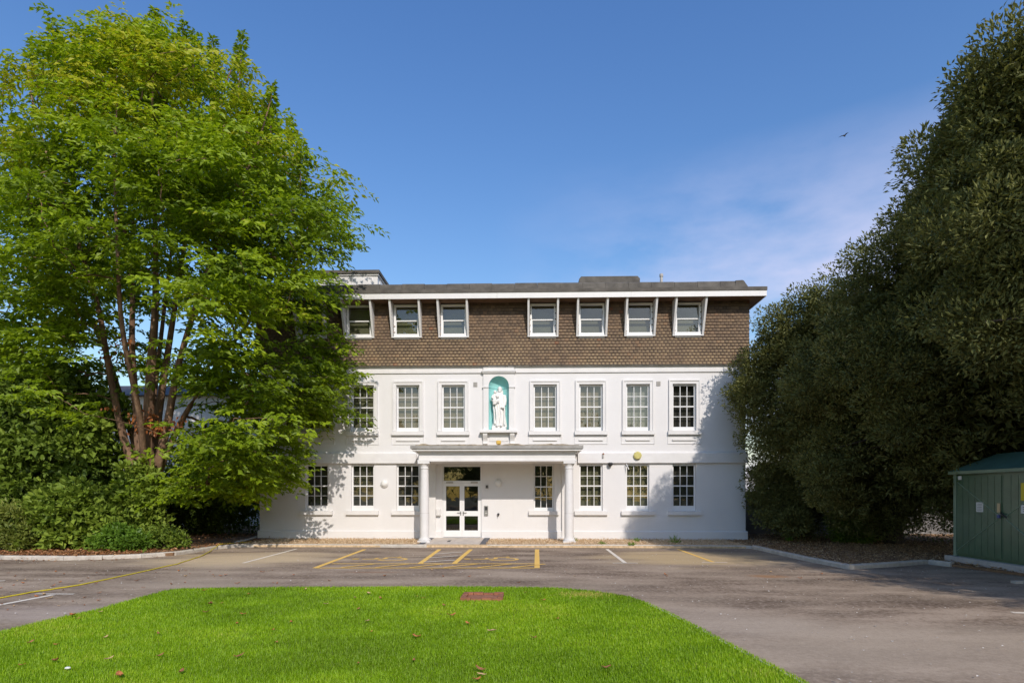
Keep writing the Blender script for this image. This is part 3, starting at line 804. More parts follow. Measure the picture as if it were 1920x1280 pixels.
for r in rows: b.v += r
for j in range(len(rows)-1):
    for i in range(k): b.f.append((j*(k+1)+i, j*(k+1)+i+1, (j+1)*(k+1)+i+1, (j+1)*(k+1)+i))
b.f.append(tuple(range(k, -1, -1)))
b.build('niche_back', M['turquoise'], niche, smooth=True)
# fine string line where the half dome begins
b = MB(); r_ = nr-.008
b.tube([(ncx+r_*math.cos(math.pi*i/k), yN+.0+r_*.95*math.sin(math.pi*i/k)-.004, zs-.03) for i in range(k+1)], [.008]*(k+1), 5); b.build('niche_moulding', M['turquoise'], niche)
lz = ZA(811, -.2)
MB().box(ncx-.70, ncx+.70, -.24, .02, nlow-.11, nlow-.035).box(ncx-.66, ncx+.66, -.20, .05, nlow-.035, nlow-.002).build('ledge', M['stone_white'], niche, bevel=.008)
for s_ in (-1, 1):
    x = ncx+s_*.51
    MB().prism([(.0, nlow-.112), (-.19, nlow-.112), (-.18, nlow-.2), (-.10, nlow-.34), (-.07, nlow-.42), (-.09, nlow-.52), (-.03, nlow-.56), (0, nlow-.56)], 'x', x-.085, x+.085).build('bracket', M['stone_white'], niche)
MB().box(ncx-.36, ncx+.36, -.02, .02, nlow-.42, nlow-.13).build('niche_panel', M['stone_white'], niche)
for s_ in (-1, 1):
    a, c = (nx0-.025, ncx-nr-.002) if s_ < 0 else (ncx+nr+.002, nx1+.025)
    MB().box(a, c, yN-.03, .0, zs-.05, zs-.005).build('impost', M['stone_white'], niche)
MB().box(nx0-.035, nx1+.035, yN-.06, .02, zt, zt+.05).box(nx0-.06, nx1+.06, yN-.09, .02, zt+.05, zt+.08).build('niche_cornice', M['stone_white'], niche)
MB().box(nx0+.0, nx1-.0, yN-.0, .02, zt+.081, zt+.33).build('niche_head', M['stone_white'], niche)

# tile hanging
TY = -0.09
TZ0, TZ1 = ZA(685, TY), ZA(556, TY)
TXL, TXR = XL-.09, XR+.09
DC = [XA(p, TY) for p in (585, 674, 763, 851, 1018, 1109, 1199, 1289.5)]
DW = 0.97; DZB, DZT = ZA(630, TY), ZA(570, TY)
def tile_field(u0, u1, z0, z1, fn, holes=()):
    gw, gh = 0.150, 0.113; V = []; F = []; UV = []; T = []
    row = 0; z = z0
    while z < z1:
        u = u0 - (gw/2 if row % 2 else 0) + random.uniform(-.004, .004)
        rt = random.uniform(-.08, .08)
        while u < u1:
            a, c = max(u+.003, u0), min(u+gw-.003, u1)
            u += gw
            if c-a < .02: continue
            if any(h[0] < (a+c)/2 < h[1] and h[2]-.03 < z+gh/2 < h[3] for h in holes): continue
            zz = z + random.uniform(-.005, .005); pr = .036+random.uniform(0, .008)+(.03 if row == 0 else 0)
            k = random.uniform(-.003, .003)
            q = [(a, pr+k, zz), (c, pr-k, zz), (c, .008, z+gh+.02), (a, .008, z+gh+.02), (a, pr-.014, zz), (c, pr-.014, zz)]
            n0 = len(V); V += [fn(*p) for p in q]
            F += [(n0, n0+1, n0+2, n0+3), (n0+4, n0+5, n0+1, n0), (n0+4, n0, n0+3, n0+3), (n0+1, n0+5, n0+2, n0+2)]
            UV += [(0,0),(1,0),(1,1),(0,1), (0,0),(1,0),(1,0),(0,0), (0,0),(0,0),(0,1),(0,1), (1,0),(1,0),(1,1),(1,1)]
            t = min(max(.5+rt+random.gauss(0, .22), 0), .95)
            if random.random() < .004: t = 1.0
            T += [t]*4
        z += gh; row += 1
    me = bpy.data.meshes.new('roof_tiles')
    F2 = [f if f[2] != f[3] else f[:3] for f in F]
    UV2 = []
    for i, f in enumerate(F):
        UV2 += UV[4*i:4*i+ (4 if f[2] != f[3] else 3)]
    me.from_pydata(V, [], F2); me.update()
    uvl = me.uv_layers.new(name='UVMap'); uvl.data.foreach_set('uv', np.array(UV2, dtype=np.float32).ravel())
    at_ = me.attributes.new('tint', 'FLOAT', 'FACE'); at_.data.foreach_set('value', np.array(T, dtype=np.float32))
    return me
dh = [(x-DW/2-.02, x+DW/2+.02, DZB-.05, DZT+.03) for x in DC]
MB().box(TXL+.05, TXR-.05, TY+.002, TY+.06, TZ0, TZ1).build('tile_backing', M['slate'], bld) if False else None
wall_holes(TXL+.01, TXR-.01, TZ0+.02, TZ1+.25, [(x-DW/2, x+DW/2, DZB, DZT) for x in DC], TY+.006, .12).build('tile_backing', M['slate'], bld)
link('hung_tiles', tile_field(TXL, TXR, TZ0, TZ1, lambda u, p, z: (u, TY-p, z), dh), M['tile'], bld, kind='stuff')
MB().box(TXR-.04, TXR-.012, TY+.01, 10, TZ0+.02, TZ1+.2).build('tile_backing', M['slate'], bld)
MB().box(TXL+.012, TXL+.04, TY+.01, 10, TZ0+.02, TZ1+.2).build('tile_backing', M['slate'], bld)
link('hung_tiles', tile_field(TY, 10, TZ0, TZ1, lambda u, p, z: (TXR-.012+p, u, z)), M['tile'], bld, kind='stuff')
link('hung_tiles', tile_field(TY, 10, TZ0, TZ1, lambda u, p, z: (TXL+.012-p, u, z)), M['tile'], bld, kind='stuff')
MB().box(TXL, TXR, TY-.03, 0.0, TZ0-.03, TZ0+.015).build('tile_batten', M['grey_plastic'], bld)

# eaves, fascia, roof edge
EV = 0.62
EY = TY-EV
FZ0, FZ1 = ZA(558.5, EY), ZA(548, EY)
EXL, EXR = TXL-EV+.05, XA(1438, EY)
MB().prism([(EXL+.03, EY+.03), (EXR-.03, EY+.03), (EXR-.03, 10.4), (EXL+.03, 10.4)], 'z', FZ0+.02, FZ0+.05).build('soffit', M['soffit'], bld)
nf = 4
for i in range(nf):
    a = EXL+(EXR-EXL)*i/nf; c = EXL+(EXR-EXL)*(i+1)/nf-.004
    MB().box(a, c, EY, EY+.028, FZ0, FZ1).build('fascia_board', M['white'], bld)
MB().box(EXR-.028, EXR-.001, EY+.03, 10.4, FZ0, FZ1).build('fascia_board', M['white'], bld)
MB().box(EXL, EXL+.028, EY+.03, 10.4, FZ0, FZ1).build('fascia_board', M['white'], bld)
RZ = ZA(541.5, EY)
roof = MB().box(EXL-.01, EXR+.01, EY-.025, 10.4, FZ1+.001, RZ).build('flat_roof', M['bitumen'], bld)
# rolled upstand, in lengths
UY = EY+.28; uz0, uz1 = RZ-.01, ZA(529.5, UY)
ux0, ux1 = EXL+.35, XA(1394, UY)
n_ = 22
for i in range(n_):
    a = ux0+(ux1-ux0)*i/n_; c = ux0+(ux1-ux0)*(i+1)/n_-.008
    d = random.uniform(-.012, .012)
    MB().prism([(UY-.06, uz0), (UY-.02, uz1-.07+d), (UY+.04, uz1-.015+d), (UY+.12, uz1+d), (UY+.4, uz1-.02+d), (UY+.45, uz0)], 'x', a, c).build('roof_capping', M['bitumen'], roof)
MB().prism([(ux1+.22, uz0), (ux1, uz1-.03), (ux1-.05, uz1-.005), (ux1-.3, uz1-.02), (ux1-.3, uz0)], 'y', UY-.05, 9.5).build('roof_capping', M['bitumen'], roof)
# low roof box, vent pipe, white roof-top room
RYB = 2.2
bx0, bx1 = XA(1085, RYB), XA(1200, RYB)
MB().prism([(bx0, uz0), (bx0+.02, ZA(524, RYB)), (bx0+.1, ZA(519.5, RYB)), (bx1-.1, ZA(519.5, RYB)), (bx1, ZA(524, RYB)), (bx1, uz0)], 'y', RYB, RYB+2.2).build('roof_box', M['bitumen'], roof)
vx = XA(1240, 1.2)
MB().lathe([(.055, 0), (.055, ZA(522, 1.2)-uz0), (.075, ZA(521.5, 1.2)-uz0), (.075, ZA(517, 1.2)-uz0), (.05, ZA(516, 1.2)-uz0)], vx, 1.2, 14, z=uz0).build('vent_pipe', M['grey_plastic'], roof)
LY = 2.0
lx0, lx1 = XA(596, LY), XA(708, LY); lz1 = ZA(511, LY); lz0 = uz0
lan = MB().box(lx0, lx1, LY, LY+1.5, lz0, lz1).build('rooftop_room', M['white'], bld)
MB().box(lx0-.16, lx1+.10, LY-.12, LY+1.65, lz1, lz1+.13).build('rooftop_room_roof', M['bitumen'], lan)
MB().box(lx0-.06, lx1+.05, LY-.06, LY+1.55, lz1-.07, lz1-.002).build('cornice', M['white'], lan)
qx0, qx1 = XA(660, LY), XA(697, LY)
MB().box(qx0, qx1, LY-.05, LY+.01, lz0, ZA(517, LY)).box(qx0+.12, qx1-.12, LY-.075, LY-.05, lz0, ZA(521, LY)).build('panel', M['white'], lan)
MB().box(lx1-.01, lx1+.03, LY+.3, LY+1.1, lz0, ZA(519, LY)).build('panel', M['white'], lan)
MB().box(lx0, lx1+.02, LY-.03, LY+1.53, lz0, ZA(533, LY)).build('base_mould', M['white'], lan)

# dormer windows between slanting fins
def dormer_mesh(wd, ht):
    b = MB(); h = wd/2; fr = .07; y0, y1 = -.03, .07
    b.box(-h+.003, -h+fr, y0, y1, .003, ht-.003); b.box(h-fr, h-.003, y0, y1, .003, ht-.003)
    b.box(-h+fr, h-fr, y0, y1, ht-fr, ht-.003); b.box(-h+fr, h-fr, y0-.006, y1, .003, .10)
    b.box(-h+fr, h-fr, y0+.012, y1-.012, ht*.495-.02, ht*.495+.02)
    g = .022
    b.box(-h+fr, -h+fr+g, y0+.02, y1-.02, .10, ht*.495-.02); b.box(h-fr-g, h-fr, y0+.02, y1-.02, .10, ht*.495-.02)
    return b.mesh('dormer_window')
DHT = DZT-DZB
dme = dormer_mesh(DW, DHT)
dp = MB().add([(-DW/2+.07, 0, 0), (DW/2-.07, 0, 0), (DW/2-.07, 0, 1), (-DW/2+.07, 0, 1)], [(0, 1, 2, 3)]).mesh('pane')
dsill = MB().prism([(.05, .0), (-.10, -.015), (-.10, -.05), (-.06, -.055), (.05, -.055)], 'x', -DW/2-.02, DW/2+.02).mesh('sill')
dlead = MB().box(-DW/2, DW/2, -.055, .0, -.10, -.056).mesh('lead_apron')
ftop = FZ0+.015
fin_me = MB().prism([(TY+.02, DZB-.05-DZB), (TY-.075, DZB-.05-DZB), (TY-.085, 0.0), (EY+.05, ftop-DZB), (TY+.02, ftop-DZB)], 'x', -.036, .036).mesh('fin')
dbm = MB().box(-DW/2-.03, DW/2+.03, 0, .01, -.03, DHT+.03).mesh('blind')
for i, x in enumerate(DC):
    o = link('dormer_window', dme, M['sash'], bld, (x, TY, DZB))
    for z0, z1 in ((.10, DHT*.495-.02), (DHT*.495+.02, DHT-.07)):
        p = link('pane', dp, M['glass'], o, (x, TY+.03, DZB+z0), rz=random.uniform(-.006, .006)); p.scale.z = z1-z0
    link('sill', dsill, M['sash'], o, (x, TY, DZB)); link('lead_apron', dlead, M['lead'], o, (x, TY, DZB))
    link('blind', dbm, M['paleblind'] if i > 2 else M['dimgreen'], o, (x, TY+.22, DZB))  # pale sheets carry the panes' grey reflection as colour
    for s_ in (-1, 1): link('fin', fin_me, M['white'], o, (x+s_*(DW/2+.055), 0, DZB))

# wall vents
for px in (891.5, 1234.5):
    x, z = XA(px), ZA(720)
    v_ = MB().box(x-.075, x+.075, -.03, .02, z-.08, z+.08).build('wall_vent', M['grey_plastic'], bld)
    for j in range(4): MB().box(x-.06, x+.06, -.036, -.03, z-.06+j*.033, z-.045+j*.033).build('louvre', M['lead'], v_)

# ------------------------------------------------------------------ fixtures on the facade
def disc_lamp(px, py, lab, g):
    x, z = XA(px, -.05), ZA(py, -.05)
    r = root('wall_lamp', (x, 0, z), lab, 'lamp', g)
    MB().lathe([(.15, 0), (.155, .03), (.15, .05), (.125, .06)], 0, 0, 28, 'y').build('lamp_body', M['white'], r, (x, 0, z), smooth=False)
    MB().lathe([(.124, .058), (.118, .075), (.08, .10), (.03, .112)], 0, 0, 28, 'y').build('diffuser', M['signwhite'], r, (x, 0, z), smooth=True)
disc_lamp(720.5, 906, 'round white bulkhead lamp between two ground-floor sash windows', 'round wall lamps')
disc_lamp(934.5, 905, 'round white bulkhead lamp under the porch beside the entrance doors', 'round wall lamps')
x, z = XA(1195, -.1), ZA(854, -.1)
r = root('alarm_box', (x, -.10, z), 'yellowish octagonal burglar alarm box on the string course', 'alarm')
MB().lathe([(.155, 0), (.155, .07), (.11, .10)], 0, 0, 8, 'y').build('cover', M['alarm_yellow'], r, (x, -.10, z))
MB().box(-.06, .06, -.108, -.098, -.12, -.02).build('label_plate', M['alarm_yellow'], r, (x, -.10, z))
x, z = XA(935, -1.6), ztop+.03
r = root('floodlight', (x, PY+.12, z), 'amber lens floodlight standing on the porch roof below the statue', 'lamp')
MB().box(-.085, .085, -.08, .05, .03, .17).build('lens', M['amber'], r, (x, PY+.12, z), bevel=.03)
MB().box(-.04, .04, -.03, .03, -.05, .04).build('stand', M['grey_plastic'], r, (x, PY+.12, z))
x, z = XA(1131, -.1), ZA(853, -.1)
r = root('beacon', (x, -.10, z), 'small red and grey sounder on the string course near the alarm box', 'sounder')
MB().lathe([(.035, 0), (.035, .05), (.02, .07)], 0, 0, 12, 'y', z=.04).build('lens', M['rust'], r, (x, -.10, z))
MB().box(-.035, .02, -.05, .0, -.10, .03).build('body', M['grey_plastic'], r, (x, -.10, z))
x, z = XA(1144.5, -.12), ZA(869, -.12)
r = root('dome_camera', (x, -.05, z), 'dark dome security camera under the string course', 'camera')
MB().lathe([(.03, -.10), (.075, -.06), (.09, 0), (.09, .03)], 0, -.07, 16).build('dome', M['dark'], r, (x, -.05, z), smooth=True)
MB().box(-.05, .05, -.1, .05, .03, .05).build('mount', M['lead'], r, (x, -.05, z))
x, z = XA(1176, -.15), ZA(874, -.15)
r = root('window_bracket', (x, 0, z), 'thin white bracket sticking out over a ground-floor window head', 'bracket')
MB().tube([(-.03, 0, .1), (-.02, -.12, .08), (.05, -.2, -.12)], [.018]*3, 8).build('arm', M['white'], r, (x, 0, z))
x, z = XA(549, -.2), ZA(902, -.2)
r = root('security_camera', (x, 0, z), 'white bullet security camera on the wall among the leaves', 'camera')
MB().tube([(0, -.1, 0), (.16, -.28, -.03)], [.055, .055], 12).build('body', M['white'], r, (x, 0, z))
MB().tube([(0, 0, .0), (.02, -.12, 0)], [.03, .03], 8).build('bracket', M['white'], r, (x, 0, z))
MB().tube([(.155, -.275, -.029), (.165, -.287, -.031)], [.04, .04], 12).build('lens', M['dark'], r, (x, 0, z))
x, z = XA(911.5, -.03), ZA(957, -.03)
r = root('entry_panel', (x, 0, z), 'tall steel door entry panel on the wall beside the doors', 'intercom')
MB().box(-.075, .075, -.04, 0, -.19, .19).build('plate', M['steel'], r, (x, 0, z), bevel=.006)
MB().box(-.045, .045, -.046, -.04, .02, .15).build('screen', M['dark'], r, (x, 0, z))
for j in range(3): MB().lathe([(.012, .04), (.012, .05)], -.03+.03*j, 0, 10, 'y', z=-.09).build('button', M['signwhite'], r, (x, 0, z))
x, z = XA(913, -.03), ZA(912, -.03)
r = root('card_reader', (x, 0, z), 'small dark square reader high on the wall beside the doors', 'reader')
MB().box(-.055, .055, -.05, 0, -.07, .07).build('housing', M['grey_plastic'], r, (x, 0, z), bevel=.006); MB().box(-.035, .035, -.056, -.05, -.05, .05).build('face', M['dark'], r, (x, 0, z))
x, z = XA(934.5, -.03), ZA(964, -.03)
r = root('wall_tap', (x, 0, z), 'small dark outside tap low on the porch wall', 'tap')
MB().tube([(0, 0, 0), (0, -.09, 0), (0, -.11, -.06)], [.018, .02, .014], 8).build('spout', M['dark'], r, (x, 0, z)); MB().lathe([(.045, .06), (.045, .075), (.02, .09)], 0, 0, 12, 'y', z=.01).build('handle', M['dark'], r, (x, 0, z))
x, z = XA(822, -.03), ZA(963, -.03)
r = root('letter_box', (x, 0, z), 'white wall box at the left of the entrance doors', 'letter box')
MB().box(-.08, .08, -.10, 0, -.05, .18).build('box', M['white'], r, (x, 0, z), bevel=.006); MB().box(-.085, .085, -.105, 0, -.08, -.05).build('flap', M['grey_plastic'], r, (x, 0, z))
x, z = XA(1388, -.4), ZA(722, -.4)
r = root('satellite_dish', (x, 0, z), 'grey satellite dish on the wall half hidden by the evergreen tree', 'satellite dish')
b = MB(); 
for j in range(5):
    for i in range(20):
        a = i*6.283/20; rr = .07*j+.005
        b.v.append((rr*.8*math.cos(a)+.12*(rr*math.sin(a)), -.32+.45*rr*math.cos(a)-rr*rr*.8, rr*math.sin(a)*1.15))
for j in range(4):
    for i in range(20): b.f.append((j*20+i, j*20+(i+1) % 20, (j+1)*20+(i+1) % 20, (j+1)*20+i))
b.build('dish', M['grey_plastic'], r, (x, 0, z), smooth=True)
MB().tube([(0, 0, -.1), (0, -.2, -.1), (0, -.33, 0)], [.02]*3, 8).build('bracket', M['lead'], r, (x, 0, z))
MB().tube([(0, -.36, -.25), (-.22, -.6, -.1)], [.012]*2, 6).build('feed_arm', M['lead'], r, (x, 0, z))

# ------------------------------------------------------------------ statue
def statue():
    b = MB(); H = ZA(723.5, -.02)-nlow-.13; sc = H/1.60
    # robe: elliptical rings with folds
    prof = [(0.0, .27, .19, .05), (.08, .26, .18, .045), (.25, .235, .17, .04), (.5, .21, .155, .035), (.72, .205, .15, .028), (.92, .195, .145, .02),
            (1.05, .205, .14, .014), (1.18, .215, .135, .01), (1.28, .20, .12, .005), (1.345, .13, .09, 0), (1.38, .06, .06, 0), (1.43, .055, .058, 0)]
    n = 64; k = len(b.v)
    for (z, rx, ry, f) in prof:
        for i in range(n):
            a = 2*math.pi*i/n
            fo = 1 + f/.22*(.55*math.sin(9*a+2.2*z)+.45*math.sin(5*a-3.1*z+1))
            sway = .03*math.sin(z*2.6)
            b.v.append((rx*fo*math.cos(a)+sway, ry*fo*math.sin(a), z))
    for j in range(len(prof)-1):
        for i in range(n): b.f.append((k+j*n+i, k+j*n+(i+1) % n, k+(j+1)*n+(i+1) % n, k+(j+1)*n+i))
    b.f.append(tuple(k+i for i in range(n-1, -1, -1))); b.f.append(tuple(k+(len(prof)-1)*n+i for i in range(n)))
    def ell(c, r, nn=14):
        k = len(b.v)
        for j in range(nn+1):
            t = math.pi*j/nn
            for i in range(nn*2):
                a = math.pi*i/nn
                b.v.append((c[0]+r[0]*max(math.sin(t), .02)*math.cos(a), c[1]+r[1]*max(math.sin(t), .02)*math.sin(a), c[2]+r[2]*math.cos(t)))
        m = nn*2
        for j in range(nn):
            for i in range(m): b.f.append((k+j*m+i, k+(j+1)*m+i, k+(j+1)*m+(i+1) % m, k+j*m+(i+1) % m))
        b.f.append(tuple(k+i for i in range(m))); b.f.append(tuple(k+nn*m+i for i in range(m-1, -1, -1)))
    hx = .03
    ell((hx, -.02, 1.495), (.082, .098, .112))                    # head
    ell((hx-.005, -.118, 1.485), (.016, .022, .026))              # nose
    ell((hx-.003, -.085, 1.42), (.05, .045, .055))                # beard / chin
    ell((hx, .03, 1.49), (.105, .10, .125)); ell((hx, .06, 1.38), (.14, .09, .14))    # veil and hair behind
    # mantle over the shoulders, sweeping to the left
    b.tube([(.20, -.02, 1.25), (.235, -.05, 1.05), (.225, -.10, .86), (.17, -.17, .80)], [.085, .078, .062, .05], 12)     # arm on the right
    ell((.165, -.2, .79), (.045, .05, .035))
    for j in range(4): b.tube([(.16-.018*j, -.21, .79), (.15-.022*j, -.25, .775), (.14-.022*j, -.255, .74)], [.012, .011, .009], 6)
    b.tube([(.22, -.22, .745), (.10, -.235, .735)], [.028, .024], 8)                                                   # scroll held
    b.tube([(-.19, -.02, 1.24), (-.25, -.08, 1.06), (-.20, -.20, .98), (-.07, -.23, .99)], [.085, .08, .066, .045], 12)  # arm carrying the child
    ell((-.04, -.24, 1.0), (.05, .04, .035))
    for j in range(4): b.tube([(-.03, -.25, .985+.018*j), (.02, -.265, .985+.018*j), (.05, -.25, .985+.017*j)], [.012, .011, .009], 6)
    # child on the arm
    ell((-.175, -.13, 1.17), (.085, .08, .14)); ell((-.15, -.14, 1.365), (.062, .068, .078)); ell((-.155, -.205, 1.36), (.012, .014, .016))
    b.tube([(-.13, -.17, 1.24), (-.06, -.22, 1.18), (.02, -.2, 1.2)], [.036, .03, .022], 8)
    b.tube([(-.24, -.15, 1.24), (-.27, -.2, 1.14), (-.21, -.24, 1.10)], [.034, .03, .022], 8)
    b.tube([(-.19, -.16, 1.06), (-.2, -.25, 1.02), (-.19, -.25, .88), (-.19, -.28, .86)], [.06, .05, .035, .026], 8)
    b.tube([(-.15, -.16, 1.06), (-.13, -.25, 1.01), (-.12, -.25, .89), (-.12, -.28, .87)], [.06, .05, .035, .026], 8)
    # long mantle folds falling from the arm
    for (x0, x1, z1) in ((-.24, -.17, .1), (-.16, -.08, .05), (.20, .22, .06), (.12, .06, .04), (.02, .10, .05), (-.05, -.03, .04)):
        b.tube([(x0, -.12, .95), ((x0+x1)/2+.02, -.165, .6), (x1, -.17, .3), (x1+.01, -.18, z1)], [.03, .032, .032, .036], 8)
    ell((.09, -.2, .03), (.045, .09, .035)); ell((-.07, -.19, .03), (.045, .09, .035))
    o = b.build('tmp', None, smooth=True)
    md = o.modifiers.new('r', 'REMESH'); md.mode = 'VOXEL'; md.voxel_size = .011
    ms = o.modifiers.new('s', 'SMOOTH'); ms.iterations = 3; ms.factor = .5
    dg = bpy.context.evaluated_depsgraph_get()
    me = bpy.data.meshes.new_from_object(o.evaluated_get(dg))
    bpy.data.objects.remove(o)
    me.name = 'figure'; me.materials.clear()
    me.polygons.foreach_set('use_smooth', [True]*len(me.polygons))
    base = Vector((ncx, .10, nlow))
    r = root('statue', base, 'white robed saint statue holding a child in the turquoise niche', 'statue')
    MB().prism([(-.26, -.17), (.26, -.17), (.29, .0), (.24, .17), (-.24, .17), (-.29, 0)], 'z', 0.001, .13).build('pedestal', M['stucco_statue'], r, base, bevel=.01)
    f = link('figure', me, M['stucco_statue'], r, base+Vector((0, 0, .125))); f.scale = (sc, sc, sc)
statue()

# ------------------------------------------------------------------ foliage tools
def unit(a): return a/np.maximum(np.linalg.norm(a, axis=1, keepdims=True), 1e-9)
def leaves(P, D, Nn, L, W, fold=0.18):
    """kite leaves: base P, direction D, normal Nn"""
    D = unit(D); Sd = unit(np.cross(D, Nn)); Nn = np.cross(Sd, D)
    L = L[:, None]; W = W[:, None]
    v0 = P; v2 = P + D*L - Nn*L*.12
    m = P + D*L*.45
    v1 = m + Sd*W*.5 + Nn*W*fold; v3 = m - Sd*W*.5 + Nn*W*fold
    V = np.stack([v0, v1, v2, v3], 1).reshape(-1, 3)
    i = np.arange(len(P))[:, None]*4
    F = np.concatenate([i+np.array([[0, 2, 1]]), i+np.array([[0, 3, 2]])], 1).reshape(-1, 3)
    return V, F
def leaf_obj(name, P, D, Nn, L, W, tint, mat, parent=None, loc=(0, 0, 0), keep=None, **k):
    if keep is not None:
        P, D, Nn, L, W, tint = P[keep], D[keep], Nn[keep], L[keep], W[keep], tint[keep]
    V, F = leaves(P, D, Nn, L, W)
    V = V - np.array(loc)
    return link(name, npmesh(name, V, F, np.repeat(np.clip(tint, 0, 1), 2)), M[mat] if isinstance(mat, str) else mat, parent, loc, **k)
def clear_building(P, m=.25):
    return ~((P[:, 0] > XL-m) & (P[:, 0] < XR+m) & (P[:, 1] > -m) & (P[:, 1] < 10.5) & (P[:, 2] < 9.9)) & \
           ~((P[:, 0] > EXL-.1) & (P[:, 0] < EXR+.1) & (P[:, 1] > EY-.2) & (P[:, 2] > 6.5) & (P[:, 2] < 9.9) & (P[:, 1] < 10.5))

def branch_path(a, b, sag=0.15, n=6):
    a = Vector(a); b = Vector(b); out = []
    for i in range(n+1):
        t = i/n
        p = a.lerp(b, t); p.z += math.sin(t*math.pi)*sag*(b-a).length
        if 0 < i < n: p += Vector((random.gauss(0, .05), random.gauss(0, .05), random.gauss(0, .04)))
        out.append(p)
    return out

# ------------------------------------------------------------------ the big lime-green tree
TD = 19.5
s0 = FPX/TD
TYc = CAM.y + TD
def TPx(px, py, Y=TYc): return np.array(onY(px, py, Y))
tb = TPx(275, 1022); tb[2] = 0.0
tree = root('lime_green_tree', tuple(tb), 'tall lime-green deciduous tree with several reddish stems in front of the white building', 'tree')
wood = MB()
stems = []
def stem(base, pts, r0, r1):
    P = [Vector(base)] + [Vector(p) for p in pts]
    # resample smooth
    out = []
    for i in range(len(P)-1):
        p0, p1, p2, p3 = P[max(i-1, 0)], P[i], P[i+1], P[min(i+2, len(P)-1)]
        for j in range(5):
            t = j/5
            out.append(0.5*((2*p1)+(p2-p0)*t+(2*p0-5*p1+4*p2-p3)*t*t+(3*p1-p0-3*p2+p3)*t*t*t))
    out.append(P[-1])
    m = len(out)
    r1 *= .4
    rad = [r0+(r1-r0)*(i/(m-1))**.7 for i in range(m)]
    wood.tube(out, rad, 9)
    stems.append((out, rad))
c0 = Vector(tb)
trunk_low = [c0+Vector((0, 0, -.1)), c0+Vector((.02, 0, .5)), c0+Vector((0, 0, 1.3)), c0+Vector((0, 0, 2.1)), c0+Vector((0, 0, 2.6))]
wood.tube(trunk_low, [.62, .50, .44, .46, .30], 14)
def sp(px, py, dy): return tuple(onY(px, py, TYc+dy))
stem(sp(262, 905, -.1), [sp(232, 820, -.2), sp(206, 700, -.5), sp(180, 560, -1), sp(120, 380, -1.2), sp(70, 230, -1.0), sp(50, 120, -.8)], .17, .03)
stem(sp(264, 900, .1), [sp(258, 800, .1), sp(248, 660, .1), sp(245, 500, .2), sp(205, 300, .4), sp(160, 150, .3), sp(110, 60, .2)], .17, .03)
stem(sp(276, 900, -.2), [sp(278, 800, -.3), sp(284, 680, -.4), sp(292, 560, -.5), sp(290, 380, -.3), sp(285, 220, 0), sp(292, 50, 0)], .25, .03)
stem(sp(285, 900, .15), [sp(297, 780, .3), sp(318, 640, .4), sp(340, 500, .7), sp(365, 350, .9), sp(400, 220, .8), sp(450, 90, .6)], .17, .03)
stem(sp(290, 895, -.15), [sp(315, 790, -.4), sp(336, 680, -.7), sp(385, 520, -1.3), sp(440, 380, -1.7), sp(480, 280, -1.6), sp(510, 180, -1.3)], .17, .03)
stem(sp(296, 890, .05), [sp(335, 800, -.2), sp(395, 700, -.5), sp(470, 600, -.9), sp(540, 500, -1.0), sp(590, 400, -1.0)], .13, .02)
stem(sp(280, 895, .3), [sp(285, 780, 1.0), sp(300, 650, 2.2), sp(320, 480, 3.0), sp(340, 330, 3.2), sp(350, 200, 2.8)], .15, .03)
stem(sp(270, 895, .2), [sp(240, 790, .8), sp(190, 640, 1.6), sp(100, 480, 2.0), sp(10, 380, 2.2), sp(-60, 300, 2.0)], .14, .03)
stem(sp(272, 890, -.3), [sp(262, 780, -1.2), sp(230, 620, -2.6), sp(220, 460, -3.4), sp(215, 300, -3.2), sp(220, 190, -2.7)], .13, .03)

env = [(52, 30), (72, 120), (98, 185), (140, 228), (210, 272), (300, 310), (400, 340), (500, 355), (600, 352), (700, 345), (780, 325), (840, 235), (890, 160), (930, 105)]
ey = np.array([e[0] for e in env], float); ew = np.array([e[1] for e in env], float)
ecx = np.array([250, 260, 255, 262, 270, 285, 290, 290, 288, 290, 295, 325, 375, 410], float)
def tree_clumps(nc):
    out = []
    while len(out) < nc:
        py = rng.uniform(52, 925)
        wv = np.interp(py, ey, ew)
        if rng.random() > (wv/355): continue
        a = rng.uniform(0, 2*math.pi); u = rng.uniform(0, 1)**.42
        lump = .97 + .10*math.sin(3*a+py*.02)+.08*math.sin(5*a-py*.035)+.05*math.sin(9*a+py*.06)
        cx = np.interp(py, ey, ecx)
        dy = wv/s0*u*lump*math.sin(a)*.85
        p = TPx(cx + wv*u*lump*.95*math.cos(a), py + rng.normal(0, 4), TYc+dy)
        out.append((p, u, a))
    return out
cl = tree_clumps(880)
for (px, py, Y) in [(640, 700, -1.4), (612, 735, -1.6), (600, 770, -1.5), (648, 772, -1.3), (565, 785, -1.7), (530, 830, -1.9), (505, 868, -2.1), (475, 880, -2.4), (430, 895, -2.8), (530, 815, -2.3), (540, 872, -1.7),
                    (600, 655, -1.7), (640, 640, -2.0), (590, 690, -2.0), (560, 740, -2.3), (380, 905, -3.1), (450, 905, -2.7), (628, 560, -1.9), (632, 470, -2.2), (640, 430, -2.4), (495, 905, -2.5), (622, 380, -2.4)]:
    for q in range(2):
        p = np.array(onY(px+rng.normal(0, 7)-(28 if px > 585 else 0), py+rng.normal(0, 6), Y+rng.normal(0, .15))); cl.append((p, 1.0, rng.uniform(-.8, .8)))
Pc = np.array([c[0] for c in cl])
